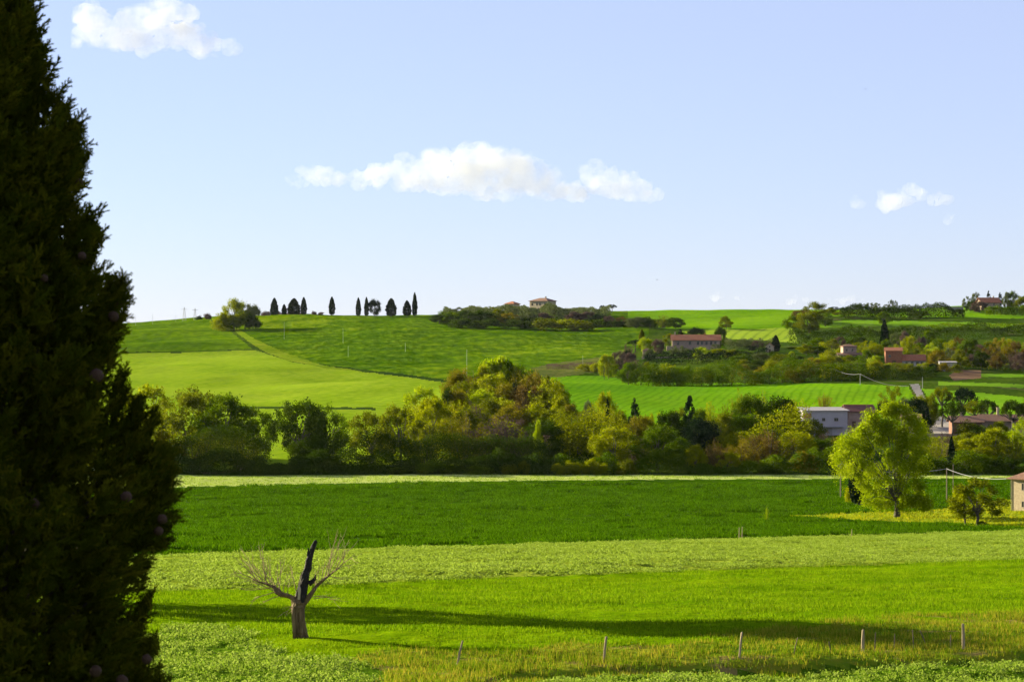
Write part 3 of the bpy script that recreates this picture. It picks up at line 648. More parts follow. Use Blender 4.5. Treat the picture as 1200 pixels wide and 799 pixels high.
# tower house behind bushes
h = site('tower_house', 997, 1060, 424, RAD(5), 'small square stone tower house with a flat hipped roof behind the orange bush', 'house')
box_wall(h, -3, 3, 2, 7, 6.9, W_['pink']); roof(h, -3, 3, 2, 7, 6.9, .8, W_['oldtile'], 'hip', over=.45)
box_wall(h, -5.6, 5.6, 0, 7.4, 3.0, W_['pink'], name='lower_wall'); roof(h, -5.6, 5.6, -.2, 1.96, 3.0, .8, W_['oldtile'], 'mono', over=.35, name='lower_roof')
for wx in (-1.4, 1.2): window(h, wx, 5.2, .7, 1.0, 2)
window(h, -3.4, 1.5, .9, 1.1, 0); door(h, 2.4, 1, 2.0, 0)
h = site('chapel', 902, 1090, 415, RAD(-8), 'tiny pale chapel with a pointed red roof beside the short dark cypress', 'chapel')
box_wall(h, -1.8, 1.8, 0, 5, 3.6, W_['cream'], ('y', 1.4)); roof(h, -1.8, 1.8, 0, 5, 3.6, 1.4, W_['tile'], 'y', over=.35); door(h, 0, 1, 2.1, 0); window(h, 0, 3.4, .5, .6, 0)
# brick barn
h = site('brick_barn', 1060, 1010, 430, RAD(-6), 'brick barn with a tall red left block and a long low wing with white walls', 'barn')
box_wall(h, -8, -1, 0, 7, 6.8, W_['brick'], ('x', 1.3)); roof(h, -8, -1, 0, 7, 6.8, 1.3, W_['tile'], 'x', over=.35)
box_wall(h, -.9, 8.6, .3, 6.5, 2.9, W_['white'], ('x', 2.2), name='wing_wall'); roof(h, -.9, 8.6, .3, 6.5, 2.9, 2.2, W_['tile'], 'x', over=.5, name='wing_roof')
for wx in (1, 3.2, 5.4, 7.4): window(h, wx, 1.6, 1.0, 1.2, .3)
door(h, -4.4, 1.6, 2.6, 0); window(h, -6.2, 4.6, .8, .9, 0)
h = site('grey_shed', 1111, 985, 432, RAD(-4), 'long grey shed beside the golden bush above the ploughed patch', 'shed')
box_wall(h, -3.4, 3.6, 0, 5, 2.5, W_['grey']); roof(h, -3.4, 3.6, 0, 5, 2.5, .4, W_['sheet'], 'mono', over=.2); door(h, 1.6, 1.2, 2, 0, 'metal')
# houses on the skyline
h = site('hilltop_villa', 631, 1500, 366, RAD(-38), 'two storey cream villa with a low hipped roof on the skyline above the olive grove', 'house')
box_wall(h, -7, 7, 0, 9, 7.2, W_['cream']); roof(h, -7, 7, 0, 9, 7.2, 1.7, W_['oldtile'], 'hip', over=.7); chimney(h, 2, 5, 8.6, 1.2)
for wx in (-5, -1.2, 1.2, 5): window(h, wx, 5.1, 1.0, 1.6, 0)
for wx in (-4.4, 0, 4.4): window(h, wx, 1.8, 1.1, 1.8, 0)
h = site('small_villa', 597, 1500, 364, RAD(-38), 'small cream house with a red roof on the skyline left of the villa', 'house')
box_wall(h, -3.5, 3.5, 0, 6, 4.4, W_['cream']); roof(h, -3.5, 3.5, 0, 6, 4.4, 1.3, W_['tile'], 'hip', over=.6); window(h, -1.2, 2.6, .9, 1.2, 0); window(h, 1.3, 2.6, .9, 1.2, 0)
h = site('orange_roof_house', 1161, 1480, 361, RAD(12), 'house with a wide orange roof among dark trees on the right skyline', 'house')
box_wall(h, -6, 6, 0, 8, 3.8, W_['pink'], ('x', 2.6)); roof(h, -6, 6, 0, 8, 3.8, 2.6, W_['tile'], 'x', over=.9); window(h, -2, 2.2, 1, 1.3, 0); window(h, 2, 2.2, 1, 1.3, 0); chimney(h, 3.5, 4, 6.2)
h = site('white_hut', 1185, 1490, 358, RAD(0), 'low white hut between the tall pale tree and the skyline hedge', 'hut')
box_wall(h, -2.4, 2.4, 0, 3, 2.4, W_['white'], ('x', .8)); roof(h, -2.4, 2.4, 0, 3, 2.4, .8, W_['white'], 'x', over=.3); door(h, 0, 1, 1.9, 0)
h = site('boundary_wall', 1120, 1500, 362.5, RAD(0), 'low grey wall running along the right skyline left of the dark trees', 'wall')
MB().box(-4.8, 4.8, 0, .5, -1, 1.6).build('wall', W_['grey'], h); MB().box(-5.1, -4.5, -.1, .6, -1, 2.4).build('pillar', W_['grey'], h)
# ------------------------------------------------------------------ cars
paint = {k: solid('p_' + k, c, c, rough=.25, spec=.6) for k, c in (('white', (.75, .76, .78)), ('silver', (.45, .47, .50)), ('darkblue', (.05, .07, .12)))}
tyre = solid('p_tyre', (.02, .02, .02)); lampm = solid('p_lamp', (.6, .6, .55), rough=.2)
def car(px, D, rz, col, label):
    x, y, z = ground_pt(px, D); e = empty('parked_car', (x, y, z + .02), rz); tag(e, label, 'car', 'cars parked on the forecourt')
    prof = [(-2.1, .32), (-2.12, .75), (-1.95, .95), (-1.35, 1.0), (-.85, 1.42), (.75, 1.45), (1.45, 1.02), (2.05, .92), (2.12, .6), (2.1, .32)]
    V = [(x_, -.82, z_) for x_, z_ in prof] + [(x_, .82, z_) for x_, z_ in prof]
    V = [(a, b * (.86 if c > 1.2 else 1), c) for a, b, c in V]; n = len(prof)
    m = MB(); m.add(V, [tuple(range(n)), tuple(range(2*n-1, n-1, -1))] + [(i, i+n, (i+1) % n + n, (i+1) % n) for i in range(n)]); m.build('body', paint[col], e)
    g = MB()
    for s in (-1, 1):
        q = [(-1.2, s*.80, 1.05), (-.82, s*.73, 1.36), (.7, s*.73, 1.38), (1.25, s*.80, 1.06)]
        g = MB(); q2 = [(a, b + s*.03, c) for a, b, c in q]; g.add(q + q2, [(0, 1, 2, 3), (7, 6, 5, 4), (0, 4, 5, 1), (1, 5, 6, 2), (2, 6, 7, 3), (3, 7, 4, 0)]); g.build('side_window', W_['glass'], e)
    ws = MB(); ws.add([(.82, -.66, 1.43), (1.42, -.72, 1.06), (1.42, .72, 1.06), (.82, .66, 1.43)] + [(.87, -.66, 1.46), (1.47, -.72, 1.09), (1.47, .72, 1.09), (.87, .66, 1.46)], [(0, 1, 2, 3), (7, 6, 5, 4), (0, 4, 5, 1), (2, 6, 7, 3), (1, 5, 6, 2), (3, 7, 4, 0)]); ws.build('windscreen', W_['glass'], e)
    for sx in (-1.3, 1.3):
        for sy in (-1, 1):
            wm = MB(); wm.tube([(sx, sy*.86, .32), (sx, sy*.66, .32)], .32, 14); wh = wm.build('wheel', tyre, e)
            rm = MB(); rm.tube([(sx, sy*.875, .32), (sx, sy*.861, .32)], .19, 10); rm.build('rim', W_['metal'], wh)
    for sy in (-1, 1):
        l = MB(); l.box(2.08, 2.14, sy*.55-.16, sy*.55+.16, .66, .80); l.build('headlight', lampm, e)
    return e
car(1108, 690, RAD(8), 'white', 'white hatchback parked broadside on the forecourt left of the long house')
car(1096, 700, RAD(-35), 'silver', 'silver car at the foot of the lane behind the white one')
car(1118, 694, RAD(60), 'darkblue', 'dark blue car nearest the brick wall of the long house')
car(947, 700, RAD(15), 'silver', 'pale car half hidden in front of the white building annex')['group'] = 'cars by the white building'
# ------------------------------------------------------------------ poles and wires
polem = solid('m_pole', (.20, .15, .10), (.30, .23, .15), scale=4, stretch=(3, 3, .3)); concr = solid('m_conc', (.30, .30, .28), (.38, .37, .35), scale=4)
wirem = solid('m_wire', (.30, .30, .30)); ins = solid('m_ins', (.35, .32, .28))
def pole(px, D, top, label, base=None, r=.14, mat=None, cross=False, lean=0, group=None, cat='pole'):
    x, y, z = ground_pt(px, D); H = ZP(top, D) - z; e = empty('utility_pole', (x, y, z - .3), 0)
    m = MB(); m.tube([(0, 0, 0), (lean*.5, 0, H*.5), (lean, 0, H + .3)], [r, r*.85, r*.7], 8); m.build('post', mat or polem, e)
    if cross:
        c = MB(); c.box(-.7+lean, .7+lean, -.07-r, .05-r, H-.25, H-.1); c.build('crossarm', polem, e)
        for sx in (-.6, .6):
            i = MB(); i.tube([(sx+lean, -r, H-.1), (sx+lean, -r, H+.12)], .06, 6); i.build('insulator', ins, e)
    else:
        i = MB(); i.tube([(lean, 0, H+.29), (lean, 0, H+.48)], .05, 6); i.build('insulator', ins, e)
    tag(e, label, cat, group); return (x + lean, y, z + H)
def wire(a, b, sag, label, r=.035):
    a = np.array(a); b = np.array(b); t = np.linspace(0, 1, 24)[:, None]; p = a*(1-t) + b*t; p[:, 2] -= (sag*4*t*(1-t))[:, 0]
    m = MB(); m.tube(p, r, 5); tag(m.build('power_line', wirem, smooth=True), label, 'cable', 'overhead lines')
g1 = 'wooden poles of the valley line'
A = pole(985, 500, 543, 'weathered wooden pole standing left of the big bright tree', cross=True, group=g1)
B = pole(1109.5, 495, 549, 'wooden pole left of the orange leaved tree, carrying the cable', group=g1, r=.13)
C = pole(1117, 520, 545, 'thinner bare pole just behind the cable pole', r=.09, group=g1)
wire(A, B, 1.3, 'pale cable sagging behind the big tree between the two wooden poles', .05)
wire(B, (PT(1187, 449), 449, ZP(560, 449)), .9, 'pale cable running from the wooden pole down to the farmhouse', .05)
pole(547, 760, 410, 'thin pale pole rising behind the poplars in the tree belt', mat=concr, r=.09)
k1 = pole(974, 940, 430, 'white concrete pole left of the drilled field corner', mat=concr, r=.16, cross=True)
k2 = pole(1008, 900, 438, 'white concrete pole at the top edge of the drilled field', mat=concr, r=.15)
wire((PT(953, 960), 960, ZP(431, 960)), k1, .4, 'short cable reaching the concrete pole from the orange bush', .06)
wire(k1, k2, 1.2, 'cable slung between the two concrete poles', .05)
wire(k2, (PT(1065, 880), 880, ZP(452, 880)), 1.5, 'cable running down from the concrete pole to the lane', .05)
pole(1081, 880, 442, 'concrete pole at the top of the lane', mat=concr, r=.14)
for px, D, tp, lb in ((333, 1230, 378, 'thin pole on the upper wheat slope below the cypresses'), (402, 1200, 385, 'thin pole in the middle of the wheat slope'), (408, 1120, 406, 'short leaning pole low on the wheat slope'),
                      (475, 1150, 402, 'thin pole on the wheat slope right of the leaning one'), (683, 1050, 417, 'thin pole at the end of the dry bank'), (857, 1090, 410, 'thin white pole right of the red roof farmhouse'), (907, 1100, 397, 'white pole beside the short dark cypress'), (267, 1330, 372, 'pole standing just under the skyline trees on the left')):
    pole(px, D, tp, lb, mat=concr, r=.065)
for px, D, tp, lb in ((159, 1510, 369, 'leftmost mast on the far left skyline'), (179, 1515, 368, 'short mast on the left skyline'), (206, 1520, 370, 'lowest mast left of the lattice pylon')):
    pole(px, D, tp, lb, mat=concr, r=.10, group='masts on the left skyline', cat='mast')
def pylon(px, D, top, label):
    x, y, z = ground_pt(px, D); H = ZP(top, D) - z; m = MB(); b = H * .13
    for sx in (-1, 1):
        for sy in (-1, 1): m.tube([(sx*b, sy*b, -.5), (sx*.15, sy*.15, H)], .07, 4)
    for i in range(6):
        t = i/6; q = b*(1-t)+.15*t; q2 = b*(1-(i+1)/6)+.15*(i+1)/6
        m.tube([(-q, -q, H*t), (q2, -q2, H*(i+1)/6)], .05, 4); m.tube([(q, -q, H*t), (-q2, -q2, H*(i+1)/6)], .05, 4)
    e = empty('pylon', (x, y, z)); tag(e, label, 'pylon', 'pylons on the left skyline'); m.build('lattice', concr, e)
    c = MB(); c.box(-2, 2, -.08, .08, H*.85, H*.85+.14); c.build('crossarm', concr, e)
pylon(216, 1530, 360, 'taller lattice pylon on the left skyline left of the bushes'); pylon(228.5, 1530, 361, 'lattice pylon nearest the small skyline bushes')
# ------------------------------------------------------------------ fence posts in the near meadow
postm = solid('m_post', (.30, .22, .13), (.42, .33, .2), scale=5, stretch=(4, 4, .6))
def fpost(px, base, top, label, lean=0, r=.07, name='fence_post', mat=None):
    D = 100.0
    for _ in range(30): D = float(np.clip(-gz1(PT(px, D), D) * F / (base - 399.5), 80, 160))
    x, y, z = ground_pt(px, D); H = (base - top) * D / F; m = MB()
    m.tube([(0, 0, -.25), (lean*.5*H, 0, H*.5), (lean*H, 0, H), (lean*H, 0, H+.03)], [r*1.05, r, r*.9, r*.55], 8, rough=.12, seed=int(px))
    o = m.build(name, mat or postm); o.location = (x, y, z); tag(o, label, 'post', 'fence posts in the rough grass')
fpost(535, 779, 751, 'short weathered fence post leaning right, leftmost in the grass', .25, .05)
fpost(707, 775, 746, 'upright grey brown fence post second from the left', .12, .055)
fpost(866, 770, 741, 'fence post leaning slightly right in the long shadow', .12, .055)
fpost(1011, 763, 738, 'stout upright fence post standing in the shadow end', .02, .07)
fpost(1129, 760, 731, 'tallest pale fence post, rightmost of all', -.02, .07)
stm = solid('m_stick', (.10, .08, .05), (.16, .12, .08), scale=6)
for px, b, t, l, lb in ((929, 767, 747, .3, 'thin curved stick between the third post and the stout post'), (974, 765, 752, -.2, 'shortest thin stick left of the stout post'), (1025, 762, 741, .05, 'thin stick just right of the stout post'), (1048, 760, 743, .03, 'thin straight stick in the middle of the right gap'),
                        (1071, 759, 738, -.08, 'taller thin stick in the right gap'), (1087, 758, 739, -.45, 'thin stick leaning far to the left'), (1114, 759, 744, 0, 'thin stick beside the tallest pale post')):
    fpost(px, b, t, lb, l, .025, 'stick', stm)
for px, D, hgt, lb in ((866, 292, 1.5, 'pair of grey stakes at the crop edge, left one'), (869.5, 292, 1.5, 'pair of grey stakes at the crop edge, right one'), (998, 312, 1.0, 'single small stake at the crop edge near the wild flowers')):
    x, y, z = ground_pt(px, D); m = MB(); m.tube([(0, 0, -.2), (.03, 0, hgt), (.03, 0, hgt+.05)], [.06, .05, .03], 6); o = m.build('stake', postm); o.location = (x, y, z); tag(o, lb, 'stake')
# ------------------------------------------------------------------ two distant birds
def bird(px, py, D, label, s=.5):
    m = MB(); V = [(-.30, 0, 0), (-.18, -.05, .02), (-.18, .05, .02), (-.18, 0, .07), (.12, -.06, 0), (.12, .06, 0), (.12, 0, .07), (.42, -.02, .01), (.42, .02, .01), (.42, 0, .03),
        (-.06, -.04, .04), (.12, -.04, .04), (.02, -.42, .18), (.14, -.40, .17), (.16, -.75, .12), (-.06, .04, .04), (.12, .04, .04), (.02, .42, .18), (.14, .40, .17), (.16, .75, .12)]
    Pn = [(0, 1, 3), (0, 3, 2), (0, 2, 1), (1, 4, 6, 3), (3, 6, 5, 2), (2, 5, 4, 1), (4, 7, 9, 6), (6, 9, 8, 5), (5, 8, 7, 4), (7, 8, 9), (10, 11, 13, 12), (12, 13, 14), (16, 15, 17, 18), (18, 17, 19)]
    m.add(V, Pn); o = m.build('bird', stm); o.scale = (s*1.4,)*3; o.location = (PT(px, D), D, ZP(py, D)); o.rotation_euler = (0, 0, .7); tag(o, label, 'bird', 'birds in flight')
bird(770, 328, 420, 'tiny dark bird flying low above the ridge'); bird(1014, 105, 420, 'tiny dark bird high in the right of the sky')
# ------------------------------------------------------------------ trees of the valley belt
gB = 'trees of the valley belt'
T = [ # px, D, width, top, kind, colour, name, category, label
 (176, 655, 78, 446, 'open', 'yellow', 'tree', 'pale yellow-green tree at the left end of the belt, just right of the dark cypress'),
 (218, 640, 84, 449, 'open', 'olive', 'tree', 'tall loose green tree, second from the left in the belt'),
 (262, 632, 80, 458, 'broad', 'green', 'tree', 'wide dark green tree with bright gaps under its crown left in the belt'),
 (297, 640, 52, 472, 'open', 'green', 'tree', 'lower dark tree beside the left gap that shows the bright field'),
 (228, 608, 90, 500, 'thicket', 'olive', 'tree', 'low olive thicket under the tall loose trees on the left'),
 (283, 606, 80, 506, 'thicket', 'olive', 'tree', 'low olive thicket left of the first gap in the belt'),
 (191, 606, 60, 505, 'thicket', 'brown', 'tree', 'brownish thicket touching the foreground cypress outline'),
 (351, 612, 60, 464, 'broad', 'deep', 'tree', 'dark green oak with a lumpy crown right of the first gap'),
 (381, 616, 58, 469, 'open', 'green', 'tree', 'dark airy tree leaning right, left of the second gap'),
 (366, 603, 70, 515, 'bush', 'deep', 'bush', 'dark rounded bush at the foot of the lumpy oak'),
 (436, 626, 58, 478, 'open', 'olive', 'tree', 'grey green tree right of the second gap'),
 (449, 650, 7, 484, 'cypress', 'deep', 'cypress_tree', 'narrow dark ivy column in the grey green tree'),
 (470, 622, 60, 470, 'open', 'olive', 'tree', 'light olive topped tree between the two ivy columns'),
 (478, 645, 14, 489, 'cypress', 'deep', 'cypress_tree', 'broad dark ivy column left of the brown thickets'),
 (505, 634, 62, 462, 'broad', 'yellow', 'tree', 'sunlit golden green tree left of the central knoll'),
 (497, 690, 60, 449, 'open', 'lime', 'tree', 'pale thin tree merging with the bright barley field'),
 (524, 690, 20, 452, 'round', 'deep', 'tree', 'small round dark tree on the shoulder of the knoll'),
 (541, 735, 44, 428, 'open', 'gold', 'tree', 'golden brown tree left of the three poplars'),
 (556, 725, 40, 433, 'thicket', 'brown', 'tree', 'reddish thicket beneath the golden brown tree'),
 (572, 742, 22, 418, 'poplar', 'lime', 'poplar_tree', 'leftmost of the three pale poplars on the knoll'),
 (586, 742, 24, 415, 'poplar', 'lime', 'poplar_tree', 'middle and tallest of the three pale poplars on the knoll'),
 (599, 742, 20, 416, 'poplar', 'green', 'poplar_tree', 'rightmost and darkest of the three poplars on the knoll'),
 (579, 720, 44, 434, 'broad', 'yellow', 'tree', 'sunlit yellow-green tree directly below the three poplars'),
 (607, 715, 48, 432, 'thicket', 'bronze', 'tree', 'bronze leafless thicket right of the three poplars'),
 (606, 705, 26, 445, 'round', 'dark', 'tree', 'small dark evergreen inside the mauve thicket'),
 (628, 722, 48, 436, 'thicket', 'brown', 'tree', 'brownish tree on the right shoulder of the knoll'),
 (642, 705, 52, 439, 'open', 'yellow', 'tree', 'big rounded yellow-olive tree at the right end of the knoll'),
 (560, 690, 50, 452, 'round', 'lime', 'tree', 'lime coloured tree low on the left face of the knoll'),
 (585, 680, 48, 462, 'open', 'yellow', 'tree', 'yellow tree in the middle of the knoll face'),
 (553, 668, 46, 468, 'thicket', 'mauve', 'tree', 'mauve thicket low on the left face of the knoll'),
 (613, 668, 52, 456, 'thicket', 'brown', 'tree', 'rounded reddish brown tree in the centre of the belt'),
 (530, 652, 52, 470, 'thicket', 'gold', 'tree', 'orange tinted thicket left of the mauve one'),
 (500, 612, 70, 488, 'thicket', 'olive', 'tree', 'dull olive thicket in the shade right of the ivy column'),
 (545, 616, 80, 480, 'thicket', 'bronze', 'tree', 'wide bronze thicket in the shade below the knoll'),
 (592, 618, 84, 484, 'thicket', 'mauve', 'tree', 'wide mauve brown thicket in the shade, middle of the belt'),
 (636, 630, 46, 487, 'round', 'deep', 'tree', 'dark green tree below the tall narrow poplar'),
 (631, 612, 13, 488, 'round', 'lime', 'tree', 'small bright lime tree glowing in front of the shade'),
 (654, 672, 26, 461, 'poplar', 'yellow', 'poplar_tree', 'tall narrow yellow-green poplar right of the brown tree'),
 (680, 655, 48, 480, 'thicket', 'olive', 'tree', 'pale olive thicket right of the narrow poplar'),
 (688, 680, 26, 466, 'round', 'greyg', 'tree', 'small grey green tree behind the pale olive thicket'),
 (709, 672, 24, 456, 'round', 'yellow', 'tree', 'rounded lime topped tree against the drilled field'),
 (712, 662, 8, 466, 'cypress', 'dark', 'cypress_tree', 'thin dark column inside the rounded lime topped tree'),
 (729, 655, 36, 477, 'round', 'olive', 'tree', 'olive tree left of the dark conifer'),
 (744, 648, 24, 465, 'conifer', 'dark', 'conifer_tree', 'dark spreading conifer left of the centre right gap'),
 (768, 650, 26, 481, 'open', 'yellow', 'tree', 'thin yellowish tree in the gap between the conifers'),
 (783, 640, 42, 477, 'round', 'deep', 'tree', 'round dark tree left of the pointed conifer'),
 (796, 655, 30, 474, 'open', 'olive', 'tree', 'olive tree close beside the pointed conifer'),
 (808, 648, 26, 462, 'conifer', 'dark', 'conifer_tree', 'pointed dark conifer rising over the right belt'),
 (815, 632, 60, 486, 'round', 'dark', 'tree', 'broad very dark evergreen mass below the pointed conifer'),
 (832, 672, 34, 468, 'thicket', 'yellow', 'tree', 'thin yellow sunlit trees right of the pointed conifer'),
 (852, 668, 38, 466, 'thicket', 'olive', 'tree', 'thin olive sapling clump left of the dark domed trees'),
 (882, 665, 50, 457, 'round', 'green', 'tree', 'left dark domed tree with a yellow sunlit top'),
 (912, 668, 50, 462, 'round', 'deep', 'tree', 'right dark domed tree left of the white building'),
 (866, 676, 28, 452, 'thicket', 'gold', 'tree', 'small golden tree poking above the dark domed trees'),
 (893, 680, 62, 456, 'thicket', 'yellow', 'tree', 'yellow fringe of young trees behind the dark domes'),
 (720, 604, 52, 497, 'broad', 'yellow', 'tree', 'golden green tree at the front of the belt, right of centre'),
 (747, 612, 34, 508, 'thicket', 'mauve', 'tree', 'mauve thicket between the golden tree and the big green one'),
 (770, 602, 64, 494, 'broad', 'green', 'tree', 'big leafy green tree at the front of the belt with a lit left side'),
 (794, 606, 30, 510, 'round', 'green', 'tree', 'green side tree leaning on the big leafy one'),
 (815, 597, 30, 519, 'broad', 'yellow', 'tree', 'bright small yellow-green tree in the front row'),
 (838, 600, 34, 512, 'thicket', 'brown', 'tree', 'slim brown thicket behind the bright small tree'),
 (853, 597, 34, 527, 'open', 'yellow', 'tree', 'low yellow-green tree right of the brown thicket'),
 (871, 612, 56, 508, 'thicket', 'gold', 'tree', 'orange brown thicket, left of the two largest'),
 (902, 616, 66, 497, 'thicket', 'brown', 'tree', 'largest orange brown thicket in front of the white building'),
 (932, 616, 46, 503, 'broad', 'yellow', 'tree', 'yellow-green tree below the left end of the white building'),
 (905, 594, 36, 531, 'bush', 'green', 'bush', 'vivid green rounded shrub at the front edge of the belt'),
 (943, 596, 32, 527, 'bush', 'gold', 'bush', 'golden rounded shrub in the front row left of the big tree'),
 (963, 620, 48, 512, 'round', 'green', 'tree', 'dull green tree left of the big bright tree'),
 (968, 645, 36, 504, 'thicket', 'mauve', 'tree', 'thin mauve thicket under the white building wall'),
 (1094, 612, 44, 506, 'thicket', 'yellow', 'tree', 'thin yellow thicket right of the big bright tree'),
 (1108, 622, 30, 503, 'thicket', 'mauve', 'tree', 'thin mauve thicket below the retaining wall'),
 (1115, 606, 9, 510, 'cypress', 'dark', 'cypress_tree', 'slender dark ivy clad stump rising over the dark bush'),
 (1118, 600, 24, 527, 'bush', 'dark', 'bush', 'dark rounded evergreen bush under the slender ivy stump'),
 (1139, 610, 44, 508, 'open', 'yellow', 'tree', 'yellow-green tree right of the slender ivy stump'),
 (1164, 612, 52, 499, 'broad', 'yellow', 'tree', 'taller golden green tree in front of the long house'),
 (1186, 608, 40, 506, 'thicket', 'olive', 'tree', 'olive thicket just above the stone farmhouse'),
 (1204, 615, 40, 484, 'broad', 'lime', 'tree', 'bright lime tree cut by the right edge above the farmhouse'),
 (1150, 598, 40, 530, 'bush', 'green', 'bush', 'green bush in the shade left of the stone farmhouse'),
 (1085, 600, 40, 532, 'bush', 'green', 'bush', 'green bush right behind the big bright tree'),
 (1176, 598, 36, 534, 'bush', 'deep', 'bush', 'dark green bush directly left of the farmhouse roof'),
]
KN = [(534, 730, 30, 432, 'round', 'bronze'), (548, 700, 40, 442, 'broad', 'olive'), (566, 735, 30, 424, 'broad', 'yellow'), (610, 738, 34, 424, 'broad', 'olive'), (622, 728, 36, 431, 'round', 'bronze'), (636, 735, 30, 436, 'broad', 'olive'), (652, 725, 30, 444, 'round', 'yellow'), (592, 700, 44, 446, 'round', 'bronze'), (618, 695, 44, 448, 'broad', 'brown'), (640, 690, 44, 452, 'round', 'olive'),
      (536, 690, 44, 454, 'broad', 'bronze'), (570, 672, 46, 462, 'broad', 'olive'), (600, 655, 46, 470, 'round', 'bronze'), (515, 672, 44, 462, 'broad', 'yellow'), (632, 655, 44, 468, 'broad', 'yellow'), (655, 650, 40, 474, 'round', 'olive'), (548, 645, 44, 474, 'round', 'olive'), (668, 668, 36, 470, 'broad', 'bronze')]
KR = [(950, 655, 36, 488, 'broad', 'olive'), (820, 650, 40, 476, 'broad', 'green'), (842, 640, 44, 480, 'broad', 'olive'), (700, 645, 44, 478, 'broad', 'olive'), (752, 640, 40, 484, 'broad', 'bronze'), (905, 640, 50, 480, 'broad', 'deep'), (930, 660, 40, 474, 'round', 'olive'), (872, 640, 46, 482, 'round', 'green'), (985, 640, 34, 510, 'broad', 'bronze'), (1130, 640, 40, 504, 'broad', 'olive'), (1150, 640, 40, 508, 'round', 'yellow'), (1180, 640, 44, 504, 'broad', 'green')]
LATE = [(KN, 'on the central knoll of the belt', 'trees of the central knoll'), (KR, 'in the back row of the right belt', 'back row of the right belt')]
for px, D, wd, top, k, c, nm, lb in T:
    cat = {'cypress_tree': 'tree', 'conifer_tree': 'tree', 'poplar_tree': 'tree'}.get(nm, nm)
    tree(nm, cat, lb, px, D, wd, top, k, c, gB if cat == 'tree' else 'bushes of the valley belt')
BL = [(40, 620, 80, 462), (95, 615, 76, 458), (-20, 618, 90, 466), (140, 604, 60, 490), (-90, 610, 90, 470), (-170, 606, 90, 462), (70, 600, 70, 500), (0, 600, 80, 495), (-260, 600, 90, 470)]
for i, (px, D, wd, top) in enumerate(BL):
    tree('tree', 'tree', 'one of the belt trees hidden behind the foreground cypress', px, D, wd, top, 'broad', 'green', gB)
# low growth at the foot of the belt, one tangled mass
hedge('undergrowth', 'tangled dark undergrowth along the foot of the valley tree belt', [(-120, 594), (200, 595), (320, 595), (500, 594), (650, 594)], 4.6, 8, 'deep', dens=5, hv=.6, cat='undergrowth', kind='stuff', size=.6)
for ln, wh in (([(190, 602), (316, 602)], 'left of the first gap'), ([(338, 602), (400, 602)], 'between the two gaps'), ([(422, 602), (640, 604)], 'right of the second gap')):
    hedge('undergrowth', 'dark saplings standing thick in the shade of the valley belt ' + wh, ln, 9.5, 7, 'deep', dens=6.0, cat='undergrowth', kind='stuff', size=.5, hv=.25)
hedge('undergrowth', 'green undergrowth and brambles along the foot of the right half of the belt', [(650, 595), (800, 596), (1000, 596), (1250, 596)], 3.8, 7, 'green', dens=5, cat='undergrowth', kind='stuff', size=.6, hv=.7)
hedge('undergrowth', 'yellow-green young growth between the trees of the belt', [(430, 645), (520, 648), (640, 640), (760, 628), (950, 628)], 13, 10, 'yellow', dens=1.5, cat='undergrowth', kind='stuff', size=.7, hv=.55)
hedge('undergrowth', 'olive young growth between the trees of the left belt', [(150, 640), (260, 642), (305, 642)], 12, 8, 'olive', dens=1.6, cat='undergrowth', kind='stuff', size=.7, hv=.5)
hedge('undergrowth', 'olive undergrowth filling the back of the valley belt under the knoll', [(480, 660), (560, 680), (700, 660), (950, 650)], 8, 20, 'olive', dens=1.8, cat='undergrowth', kind='stuff', size=.7)
hedge('undergrowth', 'leafy undergrowth along the back of the right belt', [(1060, 640), (1160, 650), (1260, 650)], 6, 14, 'olive', dens=2, cat='undergrowth', kind='stuff', size=.7)
for i, px in enumerate((655, 668, 681, 694, 706)):
    tree('bush', 'bush', ['first', 'second', 'third', 'fourth', 'fifth'][i] + ' from the left of five low yellow-green bushes fronting the belt', px, 590, 17, [541, 538, 540, 535, 541][i], 'bush', 'yellow', 'low yellow-green bushes fronting the belt')
for px, top, wd, lb in ((466, 545, 26, 'dim green bush at the foot of the broad ivy column'), (505, 538, 40, 'larger dim green bush under the brown thickets'), (560, 543, 36, 'dim green bush left of the olive front shrub'), (597, 541, 18, 'small olive front shrub below the mauve brown thicket'), (614, 538, 16, 'small yellow-green front shrub left of the five low bushes'), (735, 536, 22, 'shrub under the golden green front tree')):
    tree('bush', 'bush', lb, px, 591, wd, top, 'bush', 'olive' if px > 590 else 'green', 'bushes of the valley belt')
